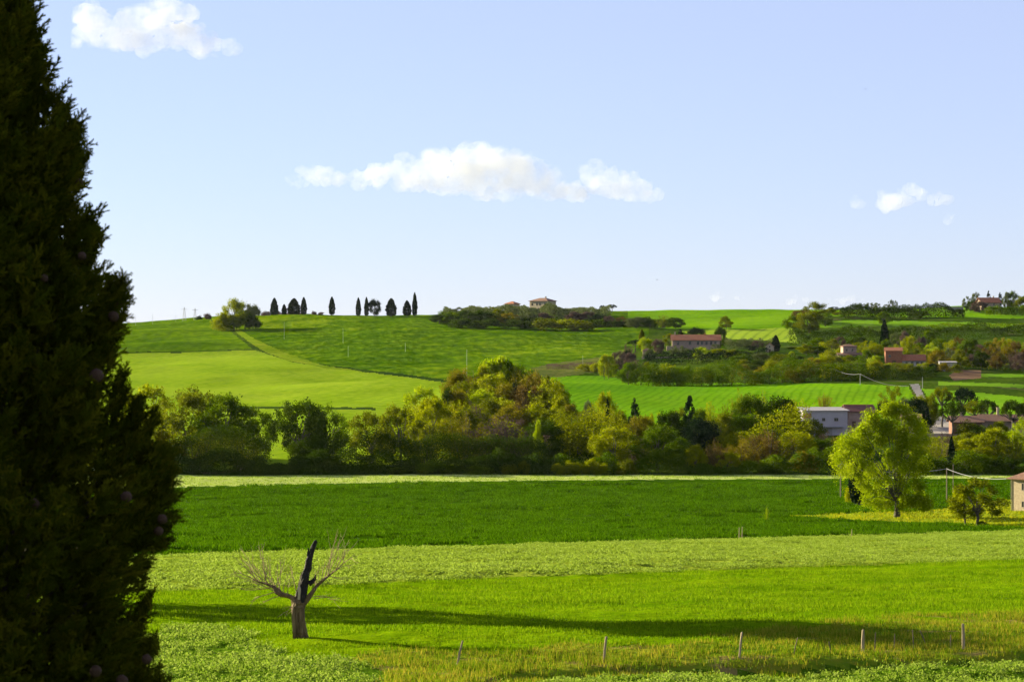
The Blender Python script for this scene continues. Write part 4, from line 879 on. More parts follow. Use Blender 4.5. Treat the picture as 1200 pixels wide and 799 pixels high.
# ------------------------------------------------------------------ the two trees in the valley meadow
def big_tree():
    global rng; keep = rng; rng = np.random.default_rng(99); r_ = rng
    x, y, z = ground_pt(1051, 415); e = empty('big_tree', (x, y, z - .15)); S = 415 / F
    tag(e, 'tall bright lime green tree with a hanging crown in the valley meadow', 'tree')
    tr = MB(); tr.tube([(0, 0, -.1), (.1, 0, 2.2), (.1, .1, 3.6)], [.62, .46, .42], 10, rough=.08)
    prof = [(0, 474), (-14, 478), (12, 481), (-30, 486), (22, 488), (-8, 490), (28, 498), (-20, 498), (10, 498), (-52, 505), (-42, 498), (30, 508), (-20, 512), (5, 515), (-70, 512), (-58, 520), (-36, 522), (28, 526), (-74, 528), (-50, 534), (-8, 530), (14, 540), (32, 545), (-64, 545), (-42, 550), (-20, 548), (6, 556), (28, 562), (-2, 570), (-20, 566), (-34, 575), (18, 576), (34, 582), (-30, 588), (-14, 582), (4, 588), (24, 590), (-8, 500), (-2, 540), (14, 510)]
    lob = []
    for dx, py in prof:
        for k in range(3):
            hgt = (608 - py) * S; env = 5.2 * math.sin(np.pi * min(.95, .12 + hgt / 22))
            lob.append((dx*S*.88 + r_.normal(0, .45), r_.uniform(-1, 1) * env, max(2.9, hgt - .8 + r_.normal(0, .5)), r_.uniform(.75, 1.6)))
    lob = np.array(lob)
    for i in range(0, len(lob), 4):
        c = lob[i]; t = np.linspace(0, 1, 7)[:, None]; p0 = np.array([.1, .05, 2.6 + r_.uniform(0, 1)])
        p = p0*(1-t) + c[:3]*t; p[:, 2] += (.9*np.sin(np.pi*t))[:, 0]; tr.tube(p, np.linspace(.13, .02, 7), 6)
    V, Q, t = lobecards(lob, 44000, .27, .15, flat=1.2)
    obj('crown', mesh_np('big_crown', V, [(4, Q)], LM['lime'], tint=t), e)
    # drooping sprays that break up the outline
    k = r_.integers(0, len(lob), 900); d = r_.normal(size=(900, 3)); d /= np.linalg.norm(d, axis=1)[:, None]; base = lob[k, :3] + d * lob[k, 3:4] * 1.05
    C = np.concatenate([base + np.array([0, 0, -1]) * s * .22 + d * .12 * s + r_.normal(0, .06, (900, 3)) for s in range(8)])
    V2, Q2 = cards(C, .20); c2 = obj('hanging_sprays', mesh_np('sprays', V2, [(4, Q2)], LM['lime'], tint=r_.uniform(0, 1, len(Q2))), e)
    tr.build('trunk', bark, e); rng = keep
big_tree()
tree('dark_stem_tree', 'tree', 'ivy darkened trunk and lower crown hidden behind the left side of the big bright tree', 1007, 470, 22, 520, 'cypress', 'dark', seed=1)
tree('bush', 'bush', 'yellow-green bush at the foot of the ivy darkened trunk', 997, 478, 16, 562, 'bush', 'yellow')
tree('orange_tree', 'tree', 'small spreading orange and green tree beside the stone farmhouse', 1146, 366, 66, 556, 'open', 'olive', seed=1)
tree('tree', 'tree', 'lower yellow-green half of the small spreading tree, on its left side', 1131, 368, 44, 566, 'open', 'yellow', seed=2)
tree('bush', 'bush', 'round dark bush at the foot of the small orange tree', 1152, 364, 14, 609, 'bush', 'deep')
tree('bush', 'bush', 'tiny pale sapling alone in the dark green crop', 899, 400, 6, 590, 'thicket', 'lime')
# ------------------------------------------------------------------ row of cypresses and trees on the skyline
gC = 'skyline cypresses'
for px, top, wd, k, lb in ((321.5, 348.5, 7, 'cypress', 'dark cypress at the left end of the skyline row'), (333, 356, 5, 'cypress', 'shortest dark cypress, second in the skyline row'), (344.5, 349, 11, 'cypress', 'broad dark cypress third in the skyline row'), (356, 347.5, 5.5, 'cypress', 'slim pointed cypress fourth in the skyline row'),
                        (389, 347, 5.5, 'cypress', 'lone pointed cypress in the middle gap of the skyline row'), (420, 348, 5, 'cypress', 'slim cypress just left of a thinner one'), (429.5, 347.5, 4, 'cypress', 'thinnest cypress beside the lumpy evergreen'), (438.5, 349, 11.5, 'round', 'lumpy dark evergreen in the right half of the skyline row'),
                        (458.5, 349, 9, 'cypress', 'rounded dark cypress right of the lumpy evergreen'), (477, 351.5, 7.5, 'cypress', 'short rounded cypress next to the tallest one'), (486, 342, 5.5, 'cypress', 'tallest slim cypress at the right end of the skyline row')):
    D = 1470; tree('cypress_tree' if k == 'cypress' else 'evergreen_tree', 'tree', lb, px, D, wd * 1.28, top, k, 'dark', gC, seed=0 if k != 'round' else None)
for px, top, wd, c, lb in ((368, 364.5, 8, 'mauve', 'low grey shrub just right of the fourth cypress'), (376, 365.5, 7, 'mauve', 'low grey shrub in the gap before the lone cypress'), (327, 365, 8, 'mauve', 'low grey shrub between the first two cypresses'), (350, 365.5, 8, 'mauve', 'low grey shrub at the foot of the broad cypress'), (312, 364, 12, 'mauve', 'low grey shrub left of the first cypress'), (338, 365.5, 7, 'mauve', 'low grey shrub at the foot of the shortest cypress')):
    tree('bush', 'bush', lb, px, 1480, wd, top - .5, 'bush', c, 'low shrubs under the cypresses')
tree('tree', 'tree', 'airy pale green tree highest in the left skyline clump', 274, 1330, 30, 347, 'broad', 'yellow', 'left skyline clump')
tree('tree', 'tree', 'rounded green tree in the middle of the left skyline clump', 287, 1340, 24, 354, 'broad', 'greyg', 'left skyline clump')
tree('tree', 'tree', 'grey green tree at the right end of the left skyline clump', 297, 1345, 15, 355, 'round', 'greyg', 'left skyline clump')
tree('bush', 'bush', 'low yellow-green bush at the left foot of the skyline clump', 260, 1330, 24, 366, 'bush', 'yellow', 'left skyline clump')
tree('bush', 'bush', 'broad dark bush filling the foot of the left skyline clump', 280, 1335, 34, 362, 'bush', 'green', 'left skyline clump')
tree('bush', 'bush', 'dim green bush at the right foot of the left skyline clump', 296, 1335, 20, 366, 'bush', 'deep', 'left skyline clump')
tree('bush', 'bush', 'small dark bush left of the brown one on the left skyline', 233.5, 1490, 8, 369, 'bush', 'dark')
tree('bush', 'bush', 'small brown bush on the left skyline', 243.5, 1490, 9, 366, 'bush', 'mauve')
tree('umbrella_pine', 'tree', 'smaller umbrella pine standing on the skyline right of the villa', 706, 1470, 6.5, 357, 'pine', 'dark', 'skyline umbrella pines', seed=0)
tree('umbrella_pine', 'tree', 'larger umbrella pine standing on the skyline right of the villa', 717, 1470, 11.5, 356, 'pine', 'dark', 'skyline umbrella pines', seed=0)
# grove round the villa
gV = 'grove below the villa'
G = [(515, 1430, 22, 368, 'round', 'deep'), (530, 1425, 24, 364, 'broad', 'green'), (548, 1420, 28, 362, 'broad', 'deep'), (566, 1425, 24, 362, 'round', 'deep'), (583, 1430, 22, 361, 'broad', 'olive'), (601, 1460, 18, 358, 'open', 'yellow'),
     (596, 1420, 24, 365, 'open', 'gold'), (618, 1430, 24, 365, 'round', 'greyg'), (637, 1430, 24, 365, 'round', 'mauve'), (655, 1450, 22, 361, 'open', 'mauve'), (672, 1440, 24, 364, 'round', 'mauve'), (690, 1440, 24, 364, 'round', 'mauve'),
     (640, 1370, 30, 371, 'bush', 'olive'), (664, 1365, 26, 372, 'bush', 'yellow'), (683, 1360, 26, 374, 'bush', 'olive'), (712, 1400, 20, 369, 'open', 'mauve'), (728, 1400, 18, 370, 'open', 'brown'), (703, 1420, 22, 367, 'round', 'dark'),
     (745, 1370, 22, 370, 'round', 'greyg'), (762, 1370, 18, 374, 'round', 'deep'), (777, 1375, 22, 368, 'thicket', 'olive'), (791, 1370, 22, 371, 'round', 'deep'), (541, 1390, 30, 372, 'bush', 'deep'), (573, 1385, 34, 372, 'bush', 'deep'), (606, 1380, 34, 373, 'bush', 'deep')]
NM = {'round': 'rounded', 'broad': 'lumpy', 'open': 'loose', 'bush': 'low', 'thicket': 'twiggy', 'cypress': 'pointed', 'conifer': 'conical', 'pine': 'flat topped', 'poplar': 'upright'}
CN = {'deep': 'deep green', 'green': 'green', 'olive': 'olive green', 'yellow': 'yellow-green', 'gold': 'golden', 'greyg': 'grey green', 'mauve': 'mauve grey', 'brown': 'reddish brown', 'dark': 'very dark', 'lime': 'bright lime', 'bronze': 'bronze green'}
ORD = ['first', 'second', 'third', 'fourth', 'fifth', 'sixth', 'seventh', 'eighth', 'ninth', 'tenth', 'eleventh', 'twelfth']
def batch(L_, place, group, **kw):
    cnt = {}
    tot = {}
    for r in L_: tot[(r[4], r[5])] = tot.get((r[4], r[5]), 0) + 1
    for r in sorted(L_):
        k = (r[4], r[5]); cnt[k] = cnt.get(k, 0) + 1; nm = 'bush' if r[4] == 'bush' else 'cypress_tree' if r[4] == 'cypress' else 'umbrella_pine' if r[4] == 'pine' else 'tree'
        w_ = 'bush' if nm == 'bush' else 'tree'
        lb = f"{NM[r[4]]} {CN[r[5]]} {w_} {place}" if tot[k] == 1 else f"{ORD[cnt[k]-1]} {NM[r[4]]} {CN[r[5]]} {w_} from the left {place}"
        tree(nm, w_, lb, *r[:6], group, **kw)
G += [(524, 1460, 20, 362, 'bush', 'green'), (540, 1465, 22, 359, 'open', 'greyg'), (557, 1465, 20, 358, 'round', 'olive'), (573, 1470, 20, 358, 'open', 'olive'), (587, 1472, 14, 359, 'thicket', 'brown'), (613, 1472, 14, 360, 'round', 'deep'), (648, 1474, 14, 360, 'round', 'dark'), (664, 1472, 16, 360, 'thicket', 'mauve'), (680, 1470, 16, 361, 'round', 'dark'), (695, 1470, 14, 362, 'open', 'dark')]
G = [(a, b - 45 if b < 1450 else b - 10, *c) for a, b, *c in G]
batch(G, 'in the grove below the skyline villa', gV)
hedge('hedge', 'long dark hedge along the lower edge of the villa grove', [(515, 1395), (600, 1385), (720, 1350), (790, 1355)], 4.5, 9, 'deep', dens=1.8, size=1.1)
hedge('scrub', 'tangled olive grove and shrubs filling the slope below the skyline villa', [(520, 1450), (600, 1440), (650, 1430), (715, 1430)], 6, 45, 'greyg', dens=.7, cat='scrub', kind='stuff', size=1.1, hv=.3)
# around the red roof farmhouse
for a_ in LATE: batch(*a_)
H1 = [(851, 1310, 19, 369, 'round', 'olive'), (823, 1060, 23, 405, 'broad', 'lime'), (863, 1030, 20, 416, 'round', 'green'), (845, 1180, 14, 380, 'round', 'deep'), (817, 1240, 20, 382, 'round', 'dark'), (797, 1200, 12, 385, 'conifer', 'dark'),
      (784, 1190, 16, 389, 'open', 'olive'), (756, 1120, 16, 394, 'round', 'lime'), (745, 1130, 18, 397, 'pine', 'dark'), (771, 1110, 14, 396, 'round', 'mauve'), (752, 1150, 8, 385, 'cypress', 'olive'), (762, 1075, 14, 408, 'round', 'greyg'),
      (795, 1085, 22, 404, 'open', 'greyg'), (806, 1080, 18, 407, 'open', 'greyg'), (838, 1100, 14, 402, 'open', 'greyg'), (713, 990, 22, 413, 'round', 'lime'), (708, 985, 14, 414, 'broad', 'yellow'), (726, 1000, 22, 409, 'open', 'mauve'), (738, 1010, 18, 412, 'round', 'mauve'),
      (745, 960, 24, 420, 'open', 'mauve'), (760, 955, 20, 422, 'open', 'olive'), (778, 950, 22, 424, 'round', 'green'), (736, 1020, 14, 408, 'round', 'dark'), (700, 1010, 16, 422, 'bush', 'yellow'), (685, 1015, 20, 425, 'bush', 'yellow'), (735, 1080, 20, 400, 'thicket', 'mauve')]
batch(H1, 'around the red roof farmhouse', 'trees around the red roof farmhouse')
hedge('scrub', 'low brownish scrub on the dry bank left of the farmhouse slope', [(640, 1040), (690, 1050), (735, 1060)], 1.6, 22, 'mauve', dens=.5, cat='scrub', kind='stuff', size=.6)
hedge('hedge', 'thick dark hedge along the top of the drilled field', [(735, 935), (800, 930), (870, 930), (945, 935), (1010, 930)], 8, 7, 'green', dens=2.6, size=.65)
hedge('hedge', 'dark hedge under the terrace of the red roof farmhouse', [(755, 1055), (810, 1050), (870, 1060), (900, 1062)], 4.6, 5, 'dark', dens=2.4, size=.7)
hedge('scrub', 'grey green olive scrub right of the red roof farmhouse', [(850, 1120), (880, 1130), (910, 1120)], 4, 12, 'greyg', dens=1.6, cat='scrub', size=.7)
# middle right slope
H2 = [(872, 1130, 16, 397, 'open', 'greyg'), (888, 1120, 16, 398, 'open', 'mauve'), (909, 1095, 9, 392, 'cypress', 'dark'), (907, 1060, 12, 410, 'round', 'green'), (880, 1100, 12, 404, 'round', 'dark'), (930, 1120, 20, 406, 'round', 'green'), (945, 1110, 22, 405, 'bush', 'lime'),
      (928, 1060, 8, 411, 'round', 'lime'), (975, 1120, 16, 396, 'broad', 'olive'), (953, 960, 26, 417, 'open', 'gold'), (965, 965, 24, 415, 'round', 'yellow'), (980, 970, 26, 416, 'round', 'olive'), (985, 1140, 20, 393, 'open', 'mauve'), (1000, 960, 26, 423, 'open', 'mauve'), (1012, 950, 22, 424, 'round', 'green'), (1018, 1080, 22, 398, 'open', 'yellow'),
      (1026, 1060, 22, 402, 'broad', 'yellow'), (1024, 960, 18, 415, 'broad', 'lime'), (1028, 950, 16, 421, 'open', 'gold'), (1036.5, 1110, 10, 374, 'cypress', 'dark'), (1049, 1120, 14, 388, 'open', 'greyg'), (1059, 1130, 16, 386, 'round', 'mauve'), (1056, 1040, 22, 398, 'open', 'yellow'), (1069, 1060, 22, 401, 'open', 'olive'),
      (1078, 1070, 18, 400, 'open', 'green'), (1088, 1120, 26, 386, 'broad', 'green'), (1094, 1040, 20, 405, 'round', 'lime'), (1100, 1000, 26, 408, 'round', 'gold'), (1094, 960, 14, 425, 'round', 'dark'), (1090, 1060, 16, 400, 'open', 'lime'), (1115, 1060, 24, 397, 'broad', 'yellow'), (1123, 1070, 20, 393, 'open', 'brown'),
      (1134, 1050, 24, 396, 'round', 'green'), (1147, 1080, 24, 402, 'open', 'mauve'), (1158, 1040, 22, 406, 'open', 'brown'), (1172, 1080, 24, 394, 'open', 'gold'), (1168, 1020, 18, 416, 'round', 'brown'), (1186, 1020, 20, 412, 'thicket', 'mauve'), (1192, 1060, 24, 398, 'open', 'brown'), (1205, 1040, 20, 404, 'thicket', 'brown'), (1140, 1030, 14, 414, 'round', 'mauve')]
H2 += [(858, 1060, 18, 408, 'bush', 'olive'), (870, 1040, 20, 414, 'bush', 'green'), (892, 1040, 22, 412, 'bush', 'greyg'), (915, 1030, 20, 413, 'bush', 'olive'), (935, 1010, 20, 416, 'round', 'deep'), (958, 1080, 24, 405, 'round', 'deep'), (985, 1070, 14, 407, 'bush', 'yellow'), (1008, 1100, 20, 400, 'round', 'olive'), (1015, 1020, 16, 409, 'round', 'green'), (1100, 1090, 20, 395, 'broad', 'green'),
       (1112, 1020, 18, 406, 'open', 'greyg'), (1125, 1010, 20, 408, 'broad', 'olive'), (1140, 1100, 20, 396, 'broad', 'deep'), (1150, 1010, 18, 411, 'round', 'deep'), (1160, 1095, 24, 398, 'round', 'olive'), (1178, 1045, 22, 405, 'broad', 'gold'), (1182, 1100, 22, 396, 'round', 'yellow'), (1198, 1010, 22, 412, 'round', 'mauve'), (1207, 1090, 22, 397, 'broad', 'olive'), (1080, 1100, 16, 393, 'round', 'mauve'), (1066, 1110, 16, 392, 'broad', 'yellow')]
hedge('scrub', 'dark low scrub between the trees on the slope around the tower house', [(865, 1040), (940, 1030), (1030, 1030)], 3.2, 70, 'deep', dens=.22, cat='scrub', kind='stuff', size=.9, hv=.5)
hedge('scrub', 'dark brownish scrub under the trees right of the brick barn', [(1095, 1050), (1160, 1050), (1240, 1050)], 4.5, 60, 'olive', dens=.28, cat='scrub', kind='stuff', size=.9, hv=.5)
batch(H2, 'on the slope around the brick barn', 'trees on the middle slope')
hedge('hedge', 'dark hedge below the brick barn running to the lane', [(1000, 925), (1040, 925), (1070, 930), (1095, 950)], 4.5, 8, 'deep', dens=2.2, size=.65)
hedge('hedge', 'upper dark hedge band crossing the right hillside', [(985, 1395), (1040, 1400), (1110, 1405), (1130, 1405)], 6.5, 6, 'deep', dens=1.8, size=1.1)
hedge('hedge', 'lower long dark hedge band crossing the right hillside', [(925, 1180), (1000, 1195), (1060, 1215), (1130, 1225), (1230, 1225)], 7.0, 6, 'deep', dens=1.9, size=.8)
hedge('scrub', 'loose green scrub on the bank between the two hedge bands', [(1090, 1290), (1150, 1300), (1240, 1300)], 3, 30, 'green', dens=.25, cat='scrub', size=1.1)
hedge('hedge', 'rough yellow-green hedge behind the tower house', [(960, 1130), (1010, 1125), (1035, 1120)], 3.5, 7, 'yellow', dens=1.8, size=.7)
_r = random.Random(4); H6 = []
for i in range(25):
    px = 738 + i * 13.6 + _r.uniform(-3, 3)
    H6.append((px, 938 + _r.uniform(-4, 10), 19 + _r.uniform(-3, 7), 426 + _r.uniform(-4, 5), _r.choice(['round', 'broad', 'bush', 'thicket', 'round']), _r.choice(['green', 'olive', 'yellow', 'deep', 'green', 'bronze'])))
cols_ = {}
for r in H6: cols_[r[4:]] = cols_.get(r[4:], 0) + 1
batch(H6, 'in the hedgerow above the drilled field', 'hedgerow above the drilled field')
H7 = [(842, 1090, 20, 408, 'round', 'yellow'), (857, 1075, 22, 411, 'broad', 'green'), (872, 1010, 22, 420, 'round', 'olive'), (888, 1000, 24, 421, 'broad', 'deep'), (905, 1005, 22, 420, 'bush', 'yellow'), (922, 990, 24, 421, 'broad', 'olive'), (938, 985, 22, 420, 'round', 'green'), (995, 1000, 24, 415, 'round', 'olive'), (1040, 965, 20, 424, 'bush', 'yellow'), (1052, 960, 22, 424, 'broad', 'olive'), (1068, 960, 20, 427, 'bush', 'green'), (1082, 975, 22, 424, 'broad', 'yellow'),
      (1104, 970, 20, 424, 'bush', 'gold'), (1086, 1020, 20, 409, 'broad', 'olive'), (1120, 975, 16, 425, 'bush', 'olive'), (1040, 1090, 18, 396, 'round', 'green'), (1007, 1130, 22, 393, 'broad', 'deep'), (960, 1140, 20, 395, 'round', 'green'), (945, 1075, 22, 402, 'broad', 'olive'), (970, 1040, 20, 409, 'bush', 'yellow')]
batch(H7, 'between the houses of the hillside', 'trees between the hillside houses')
H8 = [(1088, 735, 22, 462, 'round', 'olive'), (1076, 800, 18, 461, 'bush', 'yellow'), (1133, 684, 26, 490, 'bush', 'olive'), (1170, 680, 30, 492, 'broad', 'yellow'), (1150, 682, 26, 495, 'bush', 'green')]
batch(H8, 'in front of the long house and lane', 'bushes before the long house')
H3 = [(940, 1390, 28, 362, 'open', 'brown'), (955, 1395, 34, 352, 'broad', 'olive'), (967, 1370, 20, 366, 'round', 'green'), (978, 1490, 14, 359, 'round', 'deep'), (992, 1490, 14, 360, 'round', 'dark'), (1005, 1490, 20, 356, 'round', 'deep'), (1020, 1490, 16, 354, 'open', 'greyg'), (1030, 1450, 26, 361, 'bush', 'green'), (1027, 1500, 10, 354, 'open', 'greyg'),
      (1044, 1500, 8, 350, 'open', 'greyg'), (1050, 1500, 6, 351, 'open', 'greyg'), (1038, 1500, 10, 356, 'open', 'greyg'), (1046, 1470, 18, 360, 'bush', 'dark'), (1065, 1500, 8, 356, 'open', 'deep'), (1061, 1490, 14, 361, 'bush', 'dark'), (1036, 1380, 16, 364, 'round', 'green'), (970, 1440, 22, 361, 'bush', 'olive')]
H3 += [(930, 1330, 24, 368, 'broad', 'green'), (948, 1320, 30, 362, 'round', 'olive'), (1072, 1420, 16, 362, 'bush', 'deep'), (1082, 1430, 14, 363, 'bush', 'green'), (990, 1420, 24, 364, 'broad', 'olive'), (1012, 1430, 22, 363, 'broad', 'green')]
H3 = [(a, b - 45 if b < 1420 else b - 10, *c) for a, b, *c in H3]
batch(H3, 'on the right ridge above the hedge bands', 'trees on the right ridge')
H4 = [(1133, 1490, 12, 346, 'open', 'greyg'), (1137, 1480, 14, 352, 'round', 'deep'), (1144, 1490, 12, 341, 'open', 'greyg'), (1148, 1470, 20, 352, 'round', 'mauve'), (1158.5, 1500, 7, 340, 'conifer', 'dark'), (1172, 1495, 9, 342, 'conifer', 'dark'), (1180, 1490, 11, 341, 'broad', 'greyg'), (1188, 1490, 14, 339, 'broad', 'green'), (1198, 1480, 16, 346, 'round', 'olive'), (1206, 1480, 20, 344, 'round', 'deep')]
batch(H4, 'around the orange roof house on the skyline', 'trees around the orange roof house')
hedge('hedge', 'leafy green hedge on the skyline in front of the orange roof house', [(1155, 1440), (1185, 1440), (1230, 1430)], 4.5, 8, 'green', dens=1.6, size=1.1)
# by the lane and the long house
H5 = [(1045, 745, 30, 449, 'open', 'olive'), (966, 790, 26, 459, 'thicket', 'gold'), (1058, 735, 28, 464, 'open', 'greyg'), (1072, 715, 32, 464, 'round', 'dark'), (1085, 690, 18, 470, 'conifer', 'dark'), (1104, 740, 30, 451, 'pine', 'olive'), (1127, 735, 36, 452, 'pine', 'dark'), (1117, 683, 32, 467, 'pine', 'deep'),
      (1142, 715, 28, 467, 'pine', 'olive'), (1157, 710, 30, 465, 'pine', 'deep'), (1187, 684, 30, 466, 'pine', 'deep'), (1200, 720, 20, 470, 'pine', 'deep'), (1042, 720, 32, 468, 'pine', 'dark'), (1078, 668, 22, 500, 'thicket', 'mauve'), (1092, 760, 12, 475, 'bush', 'lime')]
batch(H5, 'by the lane and the long house', 'trees by the lane and the long house')
# tall tree outside the left edge whose long shadow crosses the meadow
tree('tree', 'tree', 'tall tree left of the frame throwing the long shadow across the near meadow', -103, 145, 225, 235, 'round', 'green', seed=0)
# ------------------------------------------------------------------ dead pollard in the near meadow
def pollard():
    px, base = 352, 747; D = 111.0
    for _ in range(30): D = -gz1(PT(px, D), D) * F / (base - 399.5)
    x, y, z = ground_pt(px, D); e = empty('dead_pollard', (x, y, z - .05)); S = D / F; r_ = np.random.default_rng(5)
    tag(e, 'dead pollarded tree with a black broken snag and thin bare shoots in the near meadow', 'tree')
    g = lambda a, b, c=0.: (((a - 352) * S), c, (747 - b) * S)
    tm = solid('m_deadbark', (.075, .046, .018), (.24, .16, .07), scale=5, bump=.06, bscale=9, stretch=(1, 1, .25))
    bm_ = solid('m_char', (.012, .010, .009), (.04, .03, .025), scale=6, bump=.05, bscale=12)
    m = MB()
    tp = np.array([g(353, 751), g(353, 745), g(351.5, 735), g(350, 722, .05), g(349, 712), g(350, 704), g(352, 698)]); tt = np.linspace(0, 6, 26)
    tp = np.stack([np.interp(tt, range(7), tp[:, i]) for i in range(3)], 1); m.tube(tp, np.interp(tt, range(7), [9.5, 7.4, 6.8, 7.0, 7.8, 8.2, 5.5])*S, 20, rough=.10, seed=2)
    for a, dx in ((0.3, -6), (1.8, 3), (2.9, 6), (4.2, -2), (5.2, 2)):
        m.tube([g(353 + dx*1.2, 750, -.25*math.sin(a)), g(352 + dx, 738, -.28), g(350 + dx*.9, 720, -.26), g(350 + dx*.8, 706, -.2)], np.array([3.4, 2.6, 2.2, 1.2])*S, 7, rough=.2, seed=int(a*10))
    m.build('trunk', tm, e)
    s = MB(); s.tube([g(352, 705), g(353.5, 694), g(356, 682), g(358, 672), g(361, 664), g(362.5, 655), g(365, 646), g(367, 640), g(370, 633), g(369.5, 631)], np.array([6.5, 6, 5.2, 4.8, 4.0, 3.6, 2.6, 3.0, 2.2, .6])*S, 12, rough=.28, seed=4)
    s.tube([g(362, 682, .05), g(366, 680), g(369, 676), g(370, 672)], np.array([3, 2.6, 2, .8])*S, 8, rough=.25, seed=6)
    s.tube([g(361, 650), g(361.5, 644), g(362, 640)], np.array([1.8, 1.2, .4])*S, 6, rough=.3, seed=7)
    s.build('snag', bm_, e, )
    p = MB(); p.tube([g(351, 700, -.2), g(351.5, 688, -.22), g(351, 680, -.2)], np.array([2.2, 1.8, .5])*S, 7, rough=.2, seed=11); p.build('torn_wood', solid('m_torn', (.5, .38, .24), (.6, .48, .32), scale=6), e)
    lb = MB(); lb.tube([g(347, 707), g(343, 699), g(337, 696), g(330, 695), g(325, 691), g(320, 686), g(310, 682), g(302, 680)], np.array([4.6, 3.4, 2.7, 3.2, 3.7, 2.0, 1.3, .9])*S, 10, rough=.2, seed=8); lb1 = lb.build('limb', tm, e)
    rb = MB(); rb.tube([g(354, 706), g(360, 700), g(366, 692), g(371, 685), g(378, 679), g(384, 674), g(393, 667), g(403, 658), g(411, 652)], np.array([4.2, 3.2, 2.4, 1.9, 1.6, 1.3, .8, .5, .25])*S, 9, rough=.18, seed=9); rb1 = rb.build('limb', tm, e)
    def shoot(a, b, r0=.5, bow=2.0, par=None, mb=None):
        a = np.array(a, float); b = np.array(b, float); t = np.linspace(0, 1, 7)[:, None]
        nrm = np.array([-(b-a)[1], (b-a)[0]]); nrm = nrm / (np.linalg.norm(nrm)+1e-9); q = a*(1-t)+b*t + nrm*bow*np.sin(np.pi*t) + r_.normal(0, .35, (7, 2))*np.sin(np.pi*t)
        c0 = r_.uniform(-.1, .1); c1 = r_.uniform(-1.4, 1.4); pts = [g(u, v, c0 + (c1-c0)*float(tt)) for (u, v), tt in zip(q, t)]
        mb.tube(pts, np.linspace(r0, r0*.35, 7)*S, 5)
        return q
    stw = solid('m_shoots', (.26, .17, .08), (.40, .28, .14), scale=4)
    sh = MB()
    for a, b in (((302, 680), (272, 668)), ((305, 681), (278, 655)), ((310, 682), (281, 640)), ((300, 680), (290, 650)), ((312, 683), (300, 640)), ((318, 686), (304, 655)), ((320, 687), (312, 652)), ((322, 688), (331, 655)), ((326, 690), (329, 652)),
                 ((330, 693), (322, 662)), ((325, 692), (310, 662)), ((318, 686), (283, 690)), ((322, 692), (296, 701)), ((320, 690), (275, 675)), ((328, 696), (306, 706)), ((332, 697), (338, 672)), ((325, 690), (300, 668)), ((310, 683), (270, 672)), ((303, 680), (276, 646)), ((316, 685), (296, 660)),
                 ((338, 697), (345, 668)), ((345, 702), (352, 672)), ((346, 705), (335, 720)), ((346, 707), (343, 715)), ((350, 700), (338, 663)), ((312, 683), (306, 636)), ((320, 687), (291, 664))):
        q = shoot(a, b, r_.uniform(.45, .7), r_.uniform(-3, 3), mb=sh)
        for _ in range(3):
            k = r_.integers(2, 6); d = q[k]; shoot(d, d + (np.array(b)-np.array(a))*r_.uniform(.25, .45) + r_.normal(0, 5, 2), .28, .8, mb=sh)
    sh.build('shoots', stw, lb1)
    sh = MB()
    for a, b in (((384, 674), (396, 618)), ((384, 674), (400, 628)), ((380, 677), (391, 640)), ((393, 667), (404, 636)), ((393, 667), (412, 640)), ((403, 658), (420, 650)), ((403, 658), (408, 632)), ((386, 673), (406, 676)), ((372, 684), (376, 662)), ((368, 690), (372, 668)),
                 ((366, 698), (388, 702)), ((368, 700), (396, 703)), ((384, 674), (388, 650)), ((390, 669), (415, 660)), ((388, 671), (398, 645)), ((370, 686), (367, 668)), ((378, 679), (383, 655))):
        q = shoot(a, b, r_.uniform(.4, .65), r_.uniform(-3, 3), mb=sh)
        for _ in range(3):
            k = r_.integers(2, 6); d = q[k]; shoot(d, d + (np.array(b)-np.array(a))*r_.uniform(.25, .45) + r_.normal(0, 5, 2), .28, .8, mb=sh)
    sh.build('shoots', stw, rb1)
pollard()
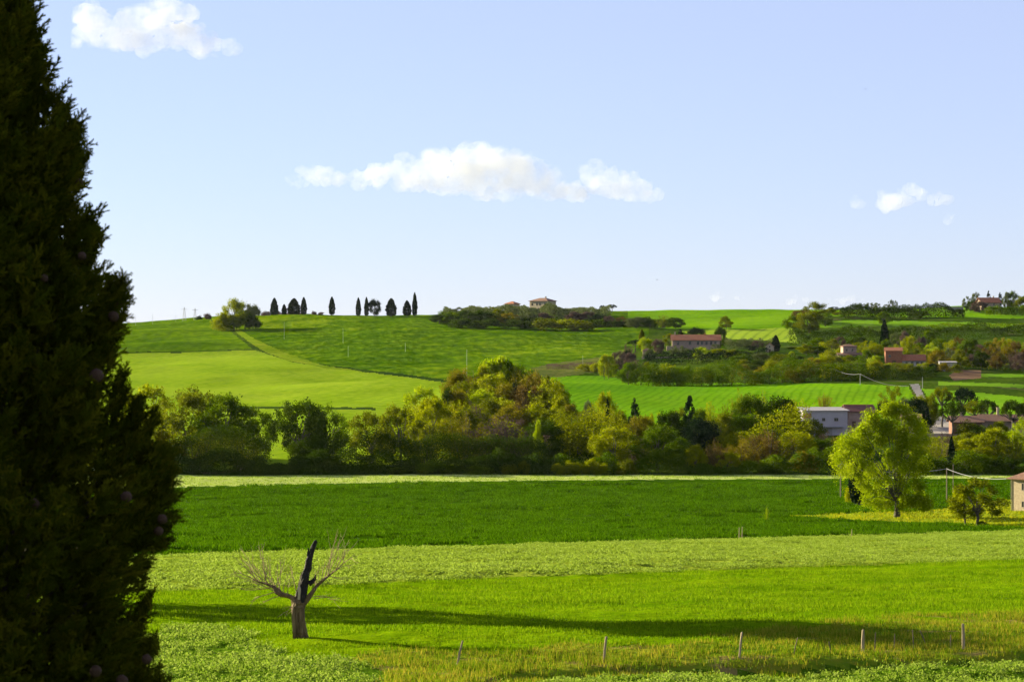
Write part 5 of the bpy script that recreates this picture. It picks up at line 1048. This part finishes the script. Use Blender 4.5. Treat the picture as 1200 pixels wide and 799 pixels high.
# ------------------------------------------------------------------ foreground cypress
def near_cypress():
    r_ = np.random.default_rng(12); D0 = 6.5; S = D0 / F; ax = PT(-40, D0); gz0 = gz1(ax, D0)
    e = empty('foreground_cypress', (ax, D0, gz0)); tag(e, 'tall dark cypress with round cones filling the left edge in the foreground', 'tree')
    prof_py = [-95, -60, 0, 50, 100, 150, 200, 235, 260, 300, 330, 350, 372, 388, 420, 450, 480, 510, 550, 605, 640, 665, 685, 720, 760, 800]
    prof_r = [2, 24, 60, 80, 100, 124, 134, 142, 154, 160, 178, 192, 186, 182, 192, 208, 222, 234, 246, 248, 240, 220, 212, 222, 232, 238]
    zz = np.array([ZP(p, D0) for p in prof_py]) - gz0; rr = np.array(prof_r) * S
    zs = np.concatenate([zz, [4.5, 3.0, 1.5, .7, .4]]); rs = np.concatenate([rr, [.60, .62, .52, .34, .1]])
    o = np.argsort(zs); zs = zs[o]; rs = rs[o]; R = lambda z: np.interp(z, zs, rs); ztop = zs[-1]
    # one spray: a stem with side twigs in loose planes, twiglets thick as scale leaves
    def spray(seed, L=.13):
        q = np.random.default_rng(seed); segs = []
        n = 6; pts = [np.zeros(3)]; d = np.array([0, 0, 1.])
        for i in range(n): d = d + q.normal(0, .10, 3); d /= np.linalg.norm(d); pts.append(pts[-1] + d * L / n)
        for i in range(n): segs.append((pts[i], pts[i+1], 0.0024 - .0001*i))
        for i in range(1, n):
            for sgn in (-1, 1):
                az = q.uniform(-.9, .9) + (0 if sgn > 0 else np.pi); u = np.array([np.cos(az), np.sin(az), 0]); d = u*.62 + np.array([0, 0, .78]); l = L * q.uniform(.28, .45) * (1.1 - i/n*.7)
                a = pts[i]; b = a + d*l*.5; c = b + (d + np.array([0, 0, .35]))*l*.45; segs += [(a, b, .0021), (b, c, .0018)]
                for k in range(3):
                    t = q.uniform(.15, .95); p = a + (c-a)*t; v = d + q.normal(0, .55, 3); v /= np.linalg.norm(v); segs.append((p, p + v*l*q.uniform(.22, .42), .0017))
        V = []; Fq = []
        for a, b, r in segs:
            t = b - a; t /= np.linalg.norm(t) + 1e-9; u = np.cross(t, [.3, .5, .8]); u /= np.linalg.norm(u); v = np.cross(t, u); k = len(V)
            for P_, s in ((a, 1), (b, .75)):
                for w_ in range(3):
                    an = w_*2.094; V.append(P_ + (u*np.cos(an) + v*np.sin(an))*r*s)
            for w_ in range(3): Fq.append((k+w_, k+(w_+1) % 3, k+3+(w_+1) % 3, k+3+w_))
        return np.array(V), np.array(Fq)
    SP = [spray(i, .085) for i in range(8)]
    # plumes: short upswept branches feathered with sprays
    pos = []; dirs = []; scl = []
    br = MB()
    zlo, zhi = ZP(840, D0) - gz0, ZP(-100, D0) - gz0
    def plume(z, a, reach, n, L, fat=1.0, wood=True):
        r0 = R(z); out = np.array([math.cos(a), math.sin(a), 0]); L0 = L
        tip_r = R(z + L*.8) * reach; base = out * max(.01, tip_r * .45) + np.array([0, 0, z]); tip = out * tip_r + np.array([0, 0, z + L*.9])
        side = np.array([-out[1], out[0], 0]); tip = tip + side * r_.normal(0, .03)
        t = r_.uniform(.05, 1, n) ** .8; c = base[None]*(1-t)[:, None] + tip[None]*t[:, None]; c += out[None] * (np.sin(np.pi*t)*.03)[:, None]
        wdt = .066 * fat * np.sin(np.pi * np.clip(t*.85+.12, 0, 1)); dd = r_.normal(size=(n, 3)); dd /= np.linalg.norm(dd, axis=1)[:, None]; c = c + dd * wdt[:, None]
        ax_ = tip - base; ax_ /= np.linalg.norm(ax_); d = ax_[None]*1.0 + dd*.55 + r_.normal(0, .2, (n, 3)); d /= np.linalg.norm(d, axis=1)[:, None]
        pos.append(c - d*.05); dirs.append(d); scl.append(r_.uniform(.55, 1.15, n))
        if not wood: return
        k = 5; tt = np.linspace(0, 1, k)[:, None]; br.tube(base*(1-tt*.55) + tip*tt*.55, np.linspace(.006, .002, k), 4)
    for i in range(640):                                   # what the photograph shows closely
        z = r_.uniform(zlo - .6, zhi - .08); a = r_.uniform(0, 2*np.pi); plume(z, a, r_.uniform(.82, 1.03), 42, r_.uniform(.16, .34))
    for i in range(260):                                   # inner foliage
        z = r_.uniform(zlo - .35, zhi - .2); a = r_.uniform(0, 2*np.pi); plume(z, a, r_.uniform(.3, .75), 14, r_.uniform(.2, .4), 1.6)
    for i in range(900):                                   # the rest of the tree below the frame
        z = r_.uniform(.5, zlo - .5); a = r_.uniform(0, 2*np.pi); plume(z, a, r_.uniform(.75, .98), 9, r_.uniform(.2, .38), 2.0, False); scl[-1] *= 1.7
    # the side branch with the pair of cones, and its neighbours on the outline (silhouette lobes)
    def lobe_at(px, py, ang_px, n, Lpx, fat, dy=0.0):
        n = int(n * 2.6)
        tip = np.array([PT(px, D0) - ax, dy, ZP(py, D0) - gz0]); d0 = np.array([math.cos(ang_px), 0, math.sin(ang_px)]); base = tip - d0 * Lpx * S
        t = r_.uniform(0, 1, n) ** .7; c = base[None]*(1-t)[:, None] + tip[None]*t[:, None]; dd = r_.normal(size=(n, 3)); dd /= np.linalg.norm(dd, axis=1)[:, None]
        c = c + dd * (fat * S * np.sin(np.pi*np.clip(t*.9+.08, 0, 1)))[:, None]; d = d0[None] + dd*.7; d /= np.linalg.norm(d, axis=1)[:, None]
        pos.append(c - d*.06); dirs.append(d); scl.append(r_.uniform(.5, .9, n)); tt = np.linspace(0, 1, 5)[:, None]; br.tube(base*(1-tt*.6)+tip*tt*.6, np.linspace(.005, .0015, 5), 4)
    for p in ((150, 318, 1.1, 26, 90, 16), (136, 322, 1.3, 22, 70, 12), (154, 340, .8, 20, 60, 10), (150, 372, .1, 14, 50, 6), (140, 392, .9, 14, 60, 9), (43, 40, 1.2, 12, 60, 8), (52, 66, 1.0, 12, 60, 8), (144, 405, 1.1, 16, 70, 12), (148, 428, 1.2, 18, 70, 13), (152, 446, 1.2, 18, 70, 13), (98, 150, 1.2, 20, 80, 10), (104, 178, .9, 18, 60, 10), (78, 122, 1.3, 14, 60, 8), (118, 262, 1.2, 18, 70, 9),
              (112, 248, 1.4, 14, 60, 8), (162, 460, 1.35, 24, 80, 13), (182, 474, 1.3, 26, 90, 12), (196, 520, 1.0, 24, 90, 14), (208, 545, .9, 22, 90, 12), (212, 575, .6, 20, 80, 12), (208, 610, .4, 20, 80, 12), (203, 632, .2, 14, 60, 10), (184, 662, .2, 14, 50, 8), (176, 690, 1.2, 22, 80, 10), (186, 735, 1.2, 22, 80, 10), (196, 790, 1.1, 24, 80, 10)):
        lobe_at(*p, dy=r_.uniform(-.06, .06))
    pos = np.concatenate(pos); dirs = np.concatenate(dirs); scl = np.concatenate(scl); n = len(pos); which = r_.integers(0, 8, n)
    u = np.cross(dirs, r_.normal(size=(n, 3))); u /= np.linalg.norm(u, axis=1)[:, None]; v = np.cross(dirs, u); Ms = np.stack([u, v, dirs], 1) * scl[:, None, None]
    VV = []; FF = []; TT = []; off = 0
    for k in range(8):
        s = np.where(which == k)[0]; V0, F0 = SP[k]
        V = np.einsum('vi,nij->nvj', V0, Ms[s]) + pos[s][:, None]; VV.append(V.reshape(-1, 3)); FF.append((F0[None] + (np.arange(len(s))*len(V0))[:, None, None] + off).reshape(-1, 4)); TT.append(np.repeat(r_.uniform(0, 1, len(s)), len(F0))); off += len(s)*len(V0)
    mt = leafmat('m_cypress', (.055, .072, .004), (.095, .115, .006), (.19, .18, .009), trans=.3, scale=5)
    obj('crown', mesh_np('cypress_crown', np.concatenate(VV), [(4, np.concatenate(FF))], mt, tint=np.concatenate(TT)), e)
    tb = MB(); tb.tube([(0, 0, -.15), (.02, 0, 3), (0, .02, 6), (0, 0, 8.5), (0, 0, ztop - .15)], [.14, .11, .08, .045, .008], 12, rough=.05); tb.build('trunk', bark, e)
    br.build('branches', solid('m_twig', (.03, .022, .014), (.05, .035, .02)), e)
    # cones: warty globes split by seams
    cm = solid('m_cone', (.06, .032, .016), (.11, .06, .032), scale=60, bump=.002, bscale=90)
    import bmesh
    bm = bmesh.new(); bmesh.ops.create_icosphere(bm, subdivisions=3, radius=1)
    cen = np.random.default_rng(3).normal(size=(10, 3)); cen /= np.linalg.norm(cen, axis=1)[:, None]
    for vtx in bm.verts:
        dts = sorted((float(np.dot(c, vtx.co.normalized())) for c in cen), reverse=True); seam = min(1, (dts[0]-dts[1]) * 9); vtx.co *= .86 + .14*seam + (.08 if dts[0] > .985 else 0)
    cme = bpy.data.meshes.new('cone'); bm.to_mesh(cme); bm.free(); cme.materials.append(cm)
    for f in cme.polygons: f.use_smooth = True
    for px, py, rad, dpt in ((140, 355, 6.6, -.06), (133, 371, 6.4, -.10), (93, 214, 4.8, -.05), (96, 300, 5, -.2), (148, 582, 6.5, -.26), (190, 608, 6, -.08), (186, 622, 5.5, -.10), (113, 440, 8, -.3), (40, 590, 6, -.45), (143, 797, 7, -.27), (172, 772, 6, -.2), (112, 786, 7, -.33), (52, 326, 4.5, -.33)):
        c = obj('cone', cme, e); dpt *= .9; Dc = D0 + dpt; c.location = (PT(px, Dc) - ax, dpt, ZP(py, Dc) - gz0); c.scale = (rad*S,)*3; c.rotation_euler = (px, py, 1)
near_cypress()
# ------------------------------------------------------------------ clouds, kilometres away
def cloudmat(name, dens, nscale):
    m, N, L = newmat(name); out = N.new('ShaderNodeOutputMaterial'); v = N.new('ShaderNodeVolumePrincipled')
    v.inputs['Color'].default_value = (.725, .735, .72, 1); v.inputs['Anisotropy'].default_value = 0.0
    tc = N.new('ShaderNodeTexCoord'); no = N.new('ShaderNodeTexNoise'); no.inputs['Scale'].default_value = nscale; no.inputs['Detail'].default_value = 7; no.inputs['Roughness'].default_value = .72
    L.new(tc.outputs['Object'], no.inputs[0])
    mr = N.new('ShaderNodeMapRange'); mr.inputs[1].default_value = .42; mr.inputs[2].default_value = .60; mr.inputs[3].default_value = dens * .03; mr.inputs[4].default_value = dens; L.new(no.outputs[0], mr.inputs[0])
    L.new(mr.outputs[0], v.inputs['Density']); L.new(v.outputs[0], out.inputs['Volume']); return m
def cloud(label, blobs, D, dens=.0075, nscale=.010, seed=0, vox=9.0):
    """blobs: (px, py, rx px, ry px)"""
    r_ = np.random.default_rng(seed); S = D / F; mb = MB(); cx = np.mean([b[0] for b in blobs]); cyy = np.mean([b[1] for b in blobs]); c0 = np.array([PT(cx, D), D, ZP(cyy, D)])
    import bmesh
    for bx, by, rx, ry in blobs:
        k = max(4, int(rx * ry / 18))
        for i in range(k):
            u = r_.normal(size=3); u /= np.linalg.norm(u); q = r_.uniform(.2, .85)
            c = np.array([PT(bx, D) + u[0]*rx*S*q*.95, D + u[1]*min(rx, ry*2)*S*q, ZP(by, D) + (u[2]*.9)*ry*S*q]) - c0
            R = min(rx, ry) * S * r_.uniform(.38, .68); bm = bmesh.new(); bmesh.ops.create_icosphere(bm, subdivisions=2, radius=1)
            V = np.array([v.co[:] for v in bm.verts]); Fs = [tuple(v.index for v in f.verts) for f in bm.faces]; bm.free()
            mb.add(V * np.array([R*1.25, R*1.2, R*.85]) + c, Fs)
    o = mb.build('cloud', cloudmat('m_cloud', dens, nscale)); o.location = c0
    md = o.modifiers.new('union', 'REMESH'); md.mode = 'VOXEL'; md.voxel_size = vox; md.use_smooth_shade = True
    t = bpy.data.textures.new('puff', 'CLOUDS'); t.noise_scale = 38; t.noise_depth = 4
    d = o.modifiers.new('puff', 'DISPLACE'); d.texture = t; d.strength = 60; d.mid_level = .36; d.texture_coords = 'LOCAL'
    return tag(o, label, 'cloud', 'clouds')
DC = 9000
cloud('largest white cloud, a long lumpy bank in the middle of the sky', [(372, 206, 34, 10), (342, 212, 26, 6), (400, 211, 26, 9), (418, 210, 22, 9), (440, 205, 26, 14), (480, 204, 32, 19), (520, 202, 36, 23), (560, 198, 36, 28), (598, 202, 34, 26), (628, 212, 28, 18), (655, 222, 32, 12), (678, 226, 20, 9), (540, 218, 70, 10)], DC, seed=1)
cloud('smaller white cloud with a grey right side, right of the largest one', [(690, 205, 26, 13), (712, 214, 26, 16), (738, 222, 28, 15), (762, 228, 16, 8), (742, 208, 8, 5)], DC, seed=2)
cloud('bright cloud with a grey shaded flank in the upper left of the sky', [(112, 30, 22, 22), (135, 40, 40, 18), (165, 48, 34, 16), (200, 18, 34, 18), (165, 28, 36, 18), (210, 40, 34, 14), (88, 50, 16, 7), (235, 52, 34, 13), (264, 54, 24, 8), (245, 66, 12, 5), (108, 8, 10, 8)], DC, seed=3)
cloud('small pinkish cloud, the biggest of the group on the right', [(1046, 236, 26, 12), (1064, 227, 28, 8)], DC, seed=4, vox=7, dens=.008)
cloud('small flat cloud wisp right of the pinkish cloud', [(1104, 231, 26, 7)], DC, seed=5, vox=7, dens=.006)
cloud('lowest tiny cloud puff under the flat wisp', [(1113, 257, 12, 5)], DC, seed=6, vox=6, dens=.006)
cloud('tiny faint cloud puff left of the pinkish cloud', [(1005, 237, 9, 6)], DC, seed=7, vox=6, dens=.004)
for i, (px, py, rx, ry) in enumerate(((841, 347, 13, 5), (869, 348, 11, 4), (933, 350, 18, 5), (990, 350, 24, 5), (1040, 352, 20, 3))):
    cloud(ORD[i] + ' from the left of the faint low clouds just above the right ridge', [(px, py, rx, ry), (px + rx * .7, py + 1.5, rx, ry * .6), (px - rx * .6, py + 1.5, rx * .8, ry * .5)], 14000, seed=10+i, vox=14, dens=.0045)
# ------------------------------------------------------------------ the air between here and the ridge
hm, N, L = newmat('m_haze'); out = N.new('ShaderNodeOutputMaterial'); v = N.new('ShaderNodeVolumePrincipled'); v.inputs['Color'].default_value = (.80, .88, 1, 1); v.inputs['Density'].default_value = 0.000006; v.inputs['Anisotropy'].default_value = .3
L.new(v.outputs[0], out.inputs['Volume'])
HAZE = True
if HAZE:
    hb = MB(); hb.box(-7400, 7400, -210, 3400, -64, 48); hz = hb.build('haze', hm); hz['kind'] = 'stuff'; hz['label'] = 'thin blue evening haze lying over the valley and the far ridge'
